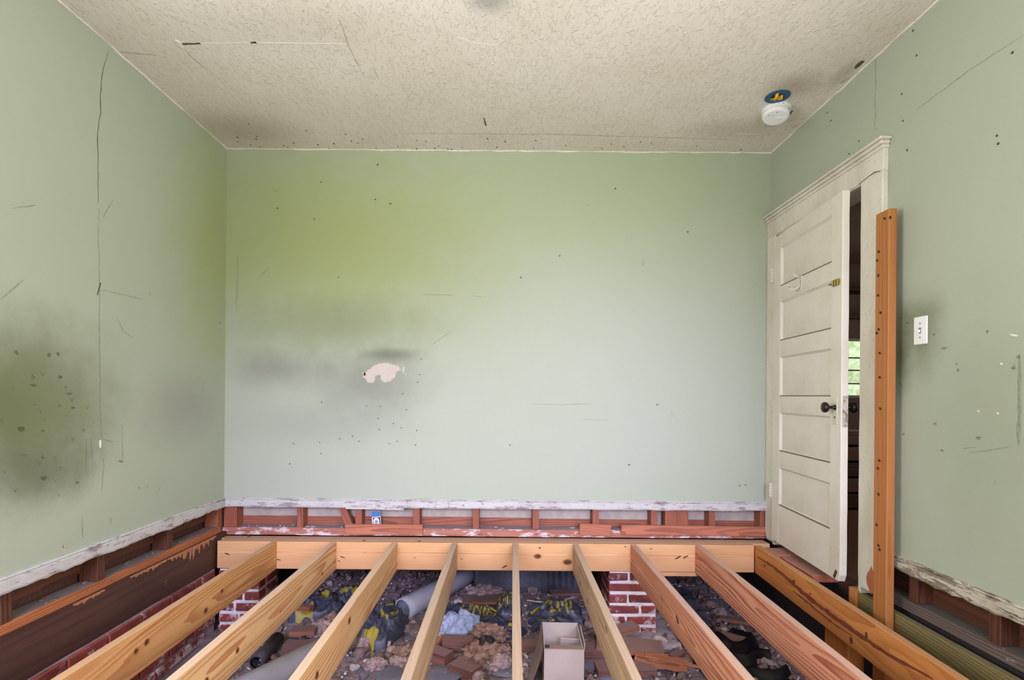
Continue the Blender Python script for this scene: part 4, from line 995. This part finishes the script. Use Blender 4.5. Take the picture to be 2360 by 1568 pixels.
# torn bags with yellow print
FONT = {'I': ['111', '010', '010', '010', '010', '010', '111'], 'N': ['10001', '11001', '10101', '10101', '10011', '10001', '10001'], 'C': ['01110', '10001', '10000', '10000', '10000', '10001', '01110'],
        'O': ['01110', '10001', '10001', '10001', '10001', '10001', '01110'], 'E': ['11111', '10000', '10000', '11110', '10000', '10000', '11111'], 'M': ['10001', '11011', '10101', '10101', '10001', '10001', '10001']}
def text_hit(txt, u, v, x0, y0, h, asp=.5):
    """is (u, v) inside the block letters of txt, lower left at (x0, y0), height h"""
    c = h / 7; y = int((v - y0) / c)
    if v < y0 or y > 6: return False
    x = x0
    for ch in txt:
        g = FONT[ch]; cw = c * asp; w = len(g[0]) * cw
        if x <= u < x + w: return g[6 - y][min(len(g[0]) - 1, int((u - x) / cw))] == '1'
        x += w + cw
    return False
def bag(px, py, sx_, sy_, hgt, rot, seed, yellow, label, lift=0.0):
    c = G(px, py); n = 84; bm = bmesh.new(); ca, sa = math.cos(rot), math.sin(rot); V = []
    for j in range(n + 1):
        row = []
        for i in range(n + 1):
            u, v = 2 * i / n - 1, 2 * j / n - 1
            k = 1 + .22 * noise.noise(Vector((u * 1.3, v * 1.3, seed * 2.0)))
            x, y = u * sx_ / 2 * k, v * sy_ / 2 * k
            r = min(1.0, max(abs(u), abs(v)) ** 2 * .75 + .25 * (u * u + v * v))
            bulge = hgt * max(0.0, 1 - r) ** .55
            cr_ = (.5 - abs(noise.noise(Vector((u * 2.2 + seed, v * 2.2, seed)))) * 1.6) * .55 + (.4 - abs(noise.noise(Vector((u * 5 + seed, v * 5, seed + 4))))) * .25
            wx, wy = c.x + x * ca - y * sa, c.y + x * sa + y * ca
            row.append(bm.verts.new((wx - c.x, wy - c.y, gz(wx, wy) - c.z + .006 + lift * (1 - r) + bulge * (1 + cr_) - .04 * max(0, r - .85) / .15)))
        V.append(row)
    for j in range(n):
        for i in range(n):
            f = bm.faces.new((V[j][i], V[j][i + 1], V[j + 1][i + 1], V[j + 1][i]))
            u, v = 2 * (i + .5) / n - 1, 2 * (j + .5) / n - 1
            f.material_index = 1 if yellow(u + .05 * noise.noise(Vector((u * 3, v * 3, seed))), v + .05 * noise.noise(Vector((u * 3, v * 3, seed + 9)))) else 0
            f.smooth = True
    o = link('torn_bag', mesh(bm), ['bag_dark', 'bag_yellow'], None, c)
    return tag(o, label, 'bag', 'torn dark bags in the crawlspace')
bag(880, 1462, .30, .44, .13, -.25, 1.3, lambda u, v: (-.75 < u < -.45 and v < .5) or (-.1 < u < .45 and .1 < v < .62 and not abs(u - .1 - v * .3) < .12) or (-.05 < u < .5 and -.35 < v < -.05 and abs(u - .2 + v) < .3) or (-.2 < u < .4 and v < -.7), 'dark bag with yellow print at the open pipe end')
bag(735, 1410, .42, .30, .11, .2, 2.7, lambda u, v: (.1 < u < .6 and -.3 < v < .5 and abs(u - .35) * 1.2 < .45 - v * .5 and not (abs(u - .42) < .09 and v < .2)) or (-.7 < u < -.2 and -.2 < v < .5 and noise.noise(Vector((u * 7, v * 7, 1))) > -.1) or (-.6 < u < -.1 and v < -.55), 'dark bag with a yellow arrow print between the knotty joists')
bag(805, 1392, .26, .20, .10, .5, 4.1, lambda u, v: (.0 < u < .6 and -.55 < v < .1) or (-.5 < u < -.15 and -.5 < v < .3), 'small dark bag with yellow patches behind the knotty joist')
bag(610, 1378, .22, .34, .13, .1, 5.9, lambda u, v: (.0 < u < .6 and .15 < v < .6) or (-.4 < u < .4 and -.6 < v < -.15 and noise.noise(Vector((u * 6, v * 14, 1))) > -.1), 'grey bag with a yellow square beside the corner brick pier')
bag(1090, 1428, .48, .26, .07, -.22, 7.2, lambda u, v: text_hit('ONE', u, v, -.35, -.55, .95, .45) or text_hit('M', u, v, .5, -.5, .7), 'dark flat bag with yellow letters beside the blue crumpled plastic')
bag(1172, 1412, .20, .28, .10, .0, 8.8, lambda u, v: (.25 < v < .75 and u < .8) or text_hit('ONE', u, v, -.65, -.55, .7, .7), 'dark bag with a yellow band behind the thin-looking joist')
bag(1280, 1422, .42, .24, .08, .12, 9.6, lambda u, v: text_hit('INC', u, v, -.25, -.55, 1.05, .48) or (-.85 < u < -.15 and abs(v - (.35 + .55 * (u + .5))) < .2), 'dark bag with yellow letters and a stripe behind the cardboard box')
bag(1150, 1462, .34, .26, .06, -.5, 11.4, lambda u, v: text_hit('M', u, v, -.5, .1, .4) or (.3 < u < .6 and .1 < v < .4), 'limp dark bag lying below the lettered bags')
bag(1262, 1452, .26, .20, .06, .3, 12.4, lambda u, v: text_hit('O', u, v, .1, -.3, .6) or (-.6 < u < -.3 and 0 < v < .4), 'limp dark bag tucked behind the cardboard box flap')
# pale blue crumpled plastic
o = lump('crumpled_plastic', on_ground(1050, 1464, .09), .085, .07, .075, 'cloth_blue', 3, .42, .9, 5, True)
tag(o, 'pale blue crumpled plastic sheet on the rubble', 'plastic sheet')
lump('fold', Vector(o.location) + Vector((.07, .01, .012)), .075, .055, .075, 'cloth_blue', 8, .42, .8, 5, True, parent=o)
lump('fold', Vector(o.location) + Vector((.03, -.04, -.02)), .07, .05, .05, 'cloth_blue', 11, .45, .9, 5, True, parent=o)
# timber offcuts and boards
def offcut(px, py, L, T, H, ang, mat, label, tilt=0.0, name='wood_offcut', cat='offcut', lift=0.0, seg=10, wob=.005):
    c = G(px, py); z = gz(c.x, c.y) + H / 2 + .012 + lift
    d = Vector((math.cos(ang), math.sin(ang), tilt)).normalized() * L / 2; cc = Vector((c.x, c.y, z))
    return tag(beam(name, cc - d, cc + d, T, H, mat, None, .003, wob=wob, seg=seg), label, cat, 'timber offcuts in the crawlspace')
offcut(1056, 1500, .19, .085, .07, -.12, 'offcut', 'brown wood block under the blue crumpled plastic')
offcut(1012, 1530, .15, .09, .07, -.55, 'offcut', 'brown wood block leaning towards the greyish joist')
offcut(1072, 1560, .17, .10, .06, -.62, 'offcut', 'dusty brown wood block nearest the pinkish insulation')
offcut(1012, 1490, .11, .03, .03, 1.1, 'splinter', 'orange splinter of wood beside the blue crumpled plastic', .3)
offcut(1218, 1502, .22, .10, .045, .12, 'offcut', 'reddish plank end left of the cardboard box')
offcut(1378, 1515, .24, .14, .05, .02, 'offcut', 'brown board right of the cardboard box')
offcut(1380, 1545, .26, .06, .035, .0, 'slate', 'grey painted batten right of the cardboard box')
offcut(1450, 1518, .40, .17, .035, -.18, 'rotten', 'rotten broad board at the foot of the brick pier', -.05, lift=.045, seg=16, wob=.014)
offcut(1425, 1490, .26, .10, .03, .35, 'rotten', 'rotten board end leaning on the mortar footing', .12, lift=.07, seg=12, wob=.012)
offcut(1440, 1555, .34, .12, .03, .05, 'offcut', 'flat brown board under the split orange plank', lift=.01, seg=12, wob=.008)
offcut(1525, 1545, .30, .11, .03, -.42, 'splinter', 'freshly split orange plank at the foot of the brick pier', .02, lift=.035, seg=20, wob=.02)
split_plank = bpy.data.objects[[o.name for o in COL.objects if o.name.startswith('wood_offcut')][-1]]
for k in range(9):
    sp1 = offcut(1500 + k * 9, 1536 + k * 3.2, .20, .012, .012, -.42 + random.uniform(-.12, .12), 'splinter', 'thin splinter of the split orange plank', .05, 'splinter', 'splinter', .055, 8, .006)
    for key in ('label', 'category', 'group'): del sp1[key]
    par(sp1, split_plank)
offcut(698, 1440, .14, .05, .03, -.25, 'stud_red_fresh', 'pinkish wood strip on the bag between the knotty joists', lift=.10)
offcut(690, 1505, .18, .13, .04, .2, 'offcut', 'reddish brown plank end above the near grey pipe')
offcut(700, 1480, .16, .10, .03, .1, 'rotten', 'dusty flat wood scrap above the near grey pipe', lift=.05)
offcut(1120, 1392, .36, .16, .02, .05, 'rotten', 'thin rotten board behind the lettered bags', lift=.01)
offcut(1560, 1520, .12, .06, .03, .8, 'offcut', 'small brown wood scrap beside the reddish joist')
offcut(1700, 1440, .24, .05, .025, -.5, 'rotten', 'thin brown wood strip between the two reddish joists')
offcut(1690, 1480, .16, .06, .03, -.7, 'rotten', 'short brown wood scrap on the black plastic')
offcut(1310, 1372, .30, .10, .02, .1, 'offcut', 'dark flat scrap by the metal sheet')
# white stick
a, b, c = G(1214, 1384, .05), G(1264, 1391, .05), G(1332, 1375, .06)
tag(link('white_stick', tube([a, b, c], .007, 8), 'rubble_pale', smooth=True), 'thin whitish stick lying behind the cardboard box', 'stick')
# grey slates
for px, py, L, ang, lb in ((945, 1478, .10, .3, 'round grey slate piece beside the dark bag'), (1165, 1553, .16, .1, 'smooth grey slate below the pinkish insulation'), (1345, 1412, .12, .5, 'grey slate chip left of the brick pier'), (1000, 1562, .34, .05, 'wide grey slate slab between the greyish joist and the offcuts'), (880, 1555, .30, .0, 'pale grey slab on the dirt beyond the knotty joist'), (1400, 1562, .16, .2, 'grey slab beside the cardboard box')):
    o = lump('slate_piece', on_ground(px, py, .02), L / 2, L / 2.6, .02, 'slate', px, .2, 1.2, 3, rot=ang); tag(o, lb, 'slate', 'slate pieces in the crawlspace')
# insulation tufts
for px, py, rx, ry, rz, mt, lb in ((1120, 1520, .14, .13, .06, 'fluff', 'large brown insulation tuft between the offcuts and the thin-looking joist'), (1128, 1475, .12, .07, .06, 'fluff', 'brown fibrous insulation ridge beside the blue crumpled plastic'), (1150, 1540, .08, .08, .05, 'fluff_pink', 'pinkish insulation tuft under the thin-looking joist'),
        (740, 1462, .09, .08, .06, 'fluff_pink', 'pinkish insulation clump beside the arrow-printed bag'), (765, 1440, .06, .06, .05, 'fluff', 'brown insulation clump against the knotty joist'), (866, 1545, .07, .06, .04, 'fluff_pink', 'pinkish clump below the dark bag'), (935, 1520, .08, .06, .05, 'fluff', 'brown clump beside the greyish joist'), (920, 1540, .07, .05, .04, 'fluff_pink', 'pinkish clump beside the greyish joist'), (1118, 1372, .13, .10, .05, 'fluff_pink', 'dusty insulation heap behind the open pipe'), (835, 1500, .06, .06, .05, 'fluff_pink', 'pinkish clump between the dark bag and the knotty joist')):
    tag(lump('insulation_tuft', on_ground(px, py, rz), rx, ry, rz, mt, px * .37, .36, 3.0, 5), lb, 'insulation', 'insulation tufts in the crawlspace')
o = lump('black_rag', on_ground(1120, 1512, .02)[:2] + (on_ground(1120, 1512, .02)[2] + .07,), .04, .035, .03, 'plastic_black', 4, .5, 1.8, 3, True); tag(o, 'small black rag on the brown insulation', 'rag')
# metal sheet and black plastic
def sheet(name, pts_fn, nu, nv, mat, label, cat, th_=.003):
    bm = bmesh.new(); V = [[bm.verts.new(pts_fn(i / nu, j / nv)) for i in range(nu + 1)] for j in range(nv + 1)]
    for j in range(nv):
        for i in range(nu): bm.faces.new((V[j][i], V[j][i + 1], V[j + 1][i + 1], V[j + 1][i])).smooth = True
    bmesh.ops.solidify(bm, geom=bm.faces[:], thickness=th_)
    return tag(link(name, mesh(bm), mat), label, cat)
sheet('metal_sheet', lambda u, v: Vector((-.25 + u * .95, 4.25 + .015 * math.sin(u * 60) * (1 if u > .6 else .25) + .05 * v, gz(-.25 + u * .95, 4.25) - .02 + .46 * v)), 60, 6, 'metal_sheet', 'dull blue-grey metal sheet standing behind the dirt', 'sheet')
def bp(x0, x1, y0, y1, seed, h):
    def f(u, v):
        x, y = x0 + (x1 - x0) * u + .06 * noise.noise(Vector((v * 3, seed, 0))), y0 + (y1 - y0) * v + .06 * noise.noise(Vector((u * 3, seed, 5)))
        return Vector((x, y, gz(x, y) + .018 + h * max(0, .5 - abs(noise.noise(Vector((x * 5, y * 5, seed)))) * 1.5)))
    return f
sheet('plastic_sheet', bp(1.15, 1.62, 2.7, 3.5, 3, .10), 40, 40, 'plastic_black', 'black plastic sheet on the dirt between the reddish joists', 'plastic sheet', .002)
sheet('plastic_sheet', bp(1.20, 1.45, 3.55, 4.3, 6, .12), 40, 40, 'slate', 'grey dusty sheet heaped beside the brick pier', 'plastic sheet', .002)
# countable rubble lumps
spots = [(960, 1445), (975, 1455), (945, 1458), (910, 1500), (925, 1490), (900, 1530), (950, 1500), (965, 1495), (980, 1440), (880, 1535), (855, 1520), (845, 1535), (905, 1515), (1330, 1405), (1350, 1440), (1360, 1400), (1340, 1425), (1100, 1540), (1135, 1550), (1180, 1520), (1610, 1490), (1580, 1500), (1565, 1480), (1680, 1500), (1720, 1520), (1700, 1530), (1660, 1420), (1640, 1400), (770, 1370), (760, 1350), (790, 1365), (850, 1340), (1090, 1350), (1110, 1362), (1075, 1390), (1020, 1410), (1005, 1440), (650, 1525), (670, 1530), (655, 1510), (1430, 1475), (1500, 1470), (1540, 1495), (1470, 1490), (820, 1545), (1240, 1385), (1200, 1395), (1300, 1360), (1260, 1370), (1150, 1365), (1165, 1380), (870, 1510), (940, 1535), (960, 1550), (1130, 1565), (1650, 1450), (1740, 1540), (1730, 1500), (1625, 1430)]
MARKS = [(880, 1462, 'beside the bag at the open pipe end'), (950, 1445, 'below the open pipe end'), (735, 1410, 'beside the arrow-printed bag'), (800, 1360, 'behind the knotty joist'), (860, 1535, 'by the pale grey slab'), (930, 1510, 'beside the greyish joist'), (1046, 1462, 'near the blue crumpled plastic'), (1120, 1520, 'on the brown insulation'), (1090, 1375, 'by the dusty insulation heap'), (1090, 1350, 'under the back wall'), (1172, 1400, 'beside the bag with a yellow band'), (1280, 1385, 'near the white stick'), (1345, 1412, 'beside the slate chip'), (1340, 1440, 'behind the cardboard box'), (1290, 1360, 'at the metal sheet'), (1470, 1480, 'at the foot of the brick pier'), (1550, 1495, 'beside the split orange plank'), (1640, 1410, 'on the grey dusty sheet'), (1690, 1490, 'beside the black plastic sheet'), (1735, 1530, 'on the black plastic sheet'), (655, 1515, 'beside the sooty dark pipe'), (610, 1378, 'beside the corner brick pier'), (760, 1350, 'behind the arrow-printed bag')]
kinds = [('brown', 'rubble'), ('pale', 'rubble_pale'), ('pinkish', 'fluff_pink')]
def aabb(o):
    mw = wm(o); P = [mw @ v.co for v in o.data.vertices]
    return [min(p[q] for p in P) for q in range(3)], [max(p[q] for p in P) for q in range(3)]
TAKEN = [aabb(o) for o in COL.objects if o.type == 'MESH' and o.name.split('.')[0] in ('torn_bag', 'insulation_tuft', 'wood_offcut', 'slate_piece', 'crumpled_plastic', 'plastic_sheet', 'metal_sheet', 'mortar_footing', 'drain_pipe', 'fold', 'black_rag')]
for i, (px, py) in enumerate(spots):
    k = kinds[random.choice((0, 0, 1, 2))]; r = random.uniform(.018, .042)
    o = lump('rubble_lump', on_ground(px, py, r), r * random.uniform(.9, 1.5), r, r * .75, k[1], i, .4, 1.6, 2, i % 2 == 0, random.uniform(0, 6))
    for _ in range(24):      # settle into a free spot
        b = aabb(o)
        if not any(all(b[0][q] < c[1][q] - .004 and b[1][q] > c[0][q] + .004 for q in range(3)) for c in TAKEN): break
        o.location.x += random.uniform(-.03, .03); o.location.y += random.uniform(-.03, .03); o.location.z = gz(o.location.x, o.location.y) + r * .55
    TAKEN.append(aabb(o))
    near = min(MARKS, key=lambda q: (G(q[0], q[1]) - Vector(o.location)).length)[2]
    size = 'tiny' if r < .025 else 'small' if r < .034 else 'fist-sized'
    tag(o, '%s %s %srubble lump %s' % (size, k[0], 'jagged ' if i % 2 == 0 else 'rounded ', near), 'rubble', 'rubble lumps in the crawlspace')
# crumbs nobody could count
def crumbs(name, n, mat, label, smin, smax, seed):
    rnd = random.Random(seed); bm = bmesh.new()
    for _ in range(n):
        x, y = rnd.uniform(-1.85, 1.8), rnd.uniform(1.0, 4.7)
        s = rnd.uniform(smin, smax); c = Vector((x, y, gz(x, y) + .012 + s * .3)); R = Euler((rnd.uniform(-.5, .5), rnd.uniform(-.5, .5), rnd.uniform(0, 6))).to_matrix()
        a, b, h = s * rnd.uniform(.6, 2), s * rnd.uniform(.4, 1), s * rnd.uniform(.2, .6)
        vs_ = [bm.verts.new(c + R @ Vector((sx_ * a * rnd.uniform(.6, 1), sy_ * b * rnd.uniform(.6, 1), sz_ * h))) for sx_, sy_, sz_ in ((-1, -1, -1), (1, -1, -1), (1, 1, -1), (-1, 1, -1), (-1, -1, 1), (1, -1, 1), (1, 1, 1), (-1, 1, 1))]
        for f in ((0, 3, 2, 1), (4, 5, 6, 7), (0, 1, 5, 4), (1, 2, 6, 5), (2, 3, 7, 6), (3, 0, 4, 7)): bm.faces.new([vs_[q] for q in f])
    tag(link(name, mesh(bm), mat, ground), label, kind='stuff')
crumbs('plaster_crumbs', 2800, 'rubble_pale', 'pale plaster crumbs strewn over the crawlspace dirt', .004, .014, 1)
crumbs('dirt_crumbs', 3000, 'rubble', 'brown dirt clods and crumbs strewn over the crawlspace', .008, .026, 2)
crumbs('wood_chips', 950, 'offcut', 'dark wood chips strewn over the crawlspace dirt', .008, .022, 3)
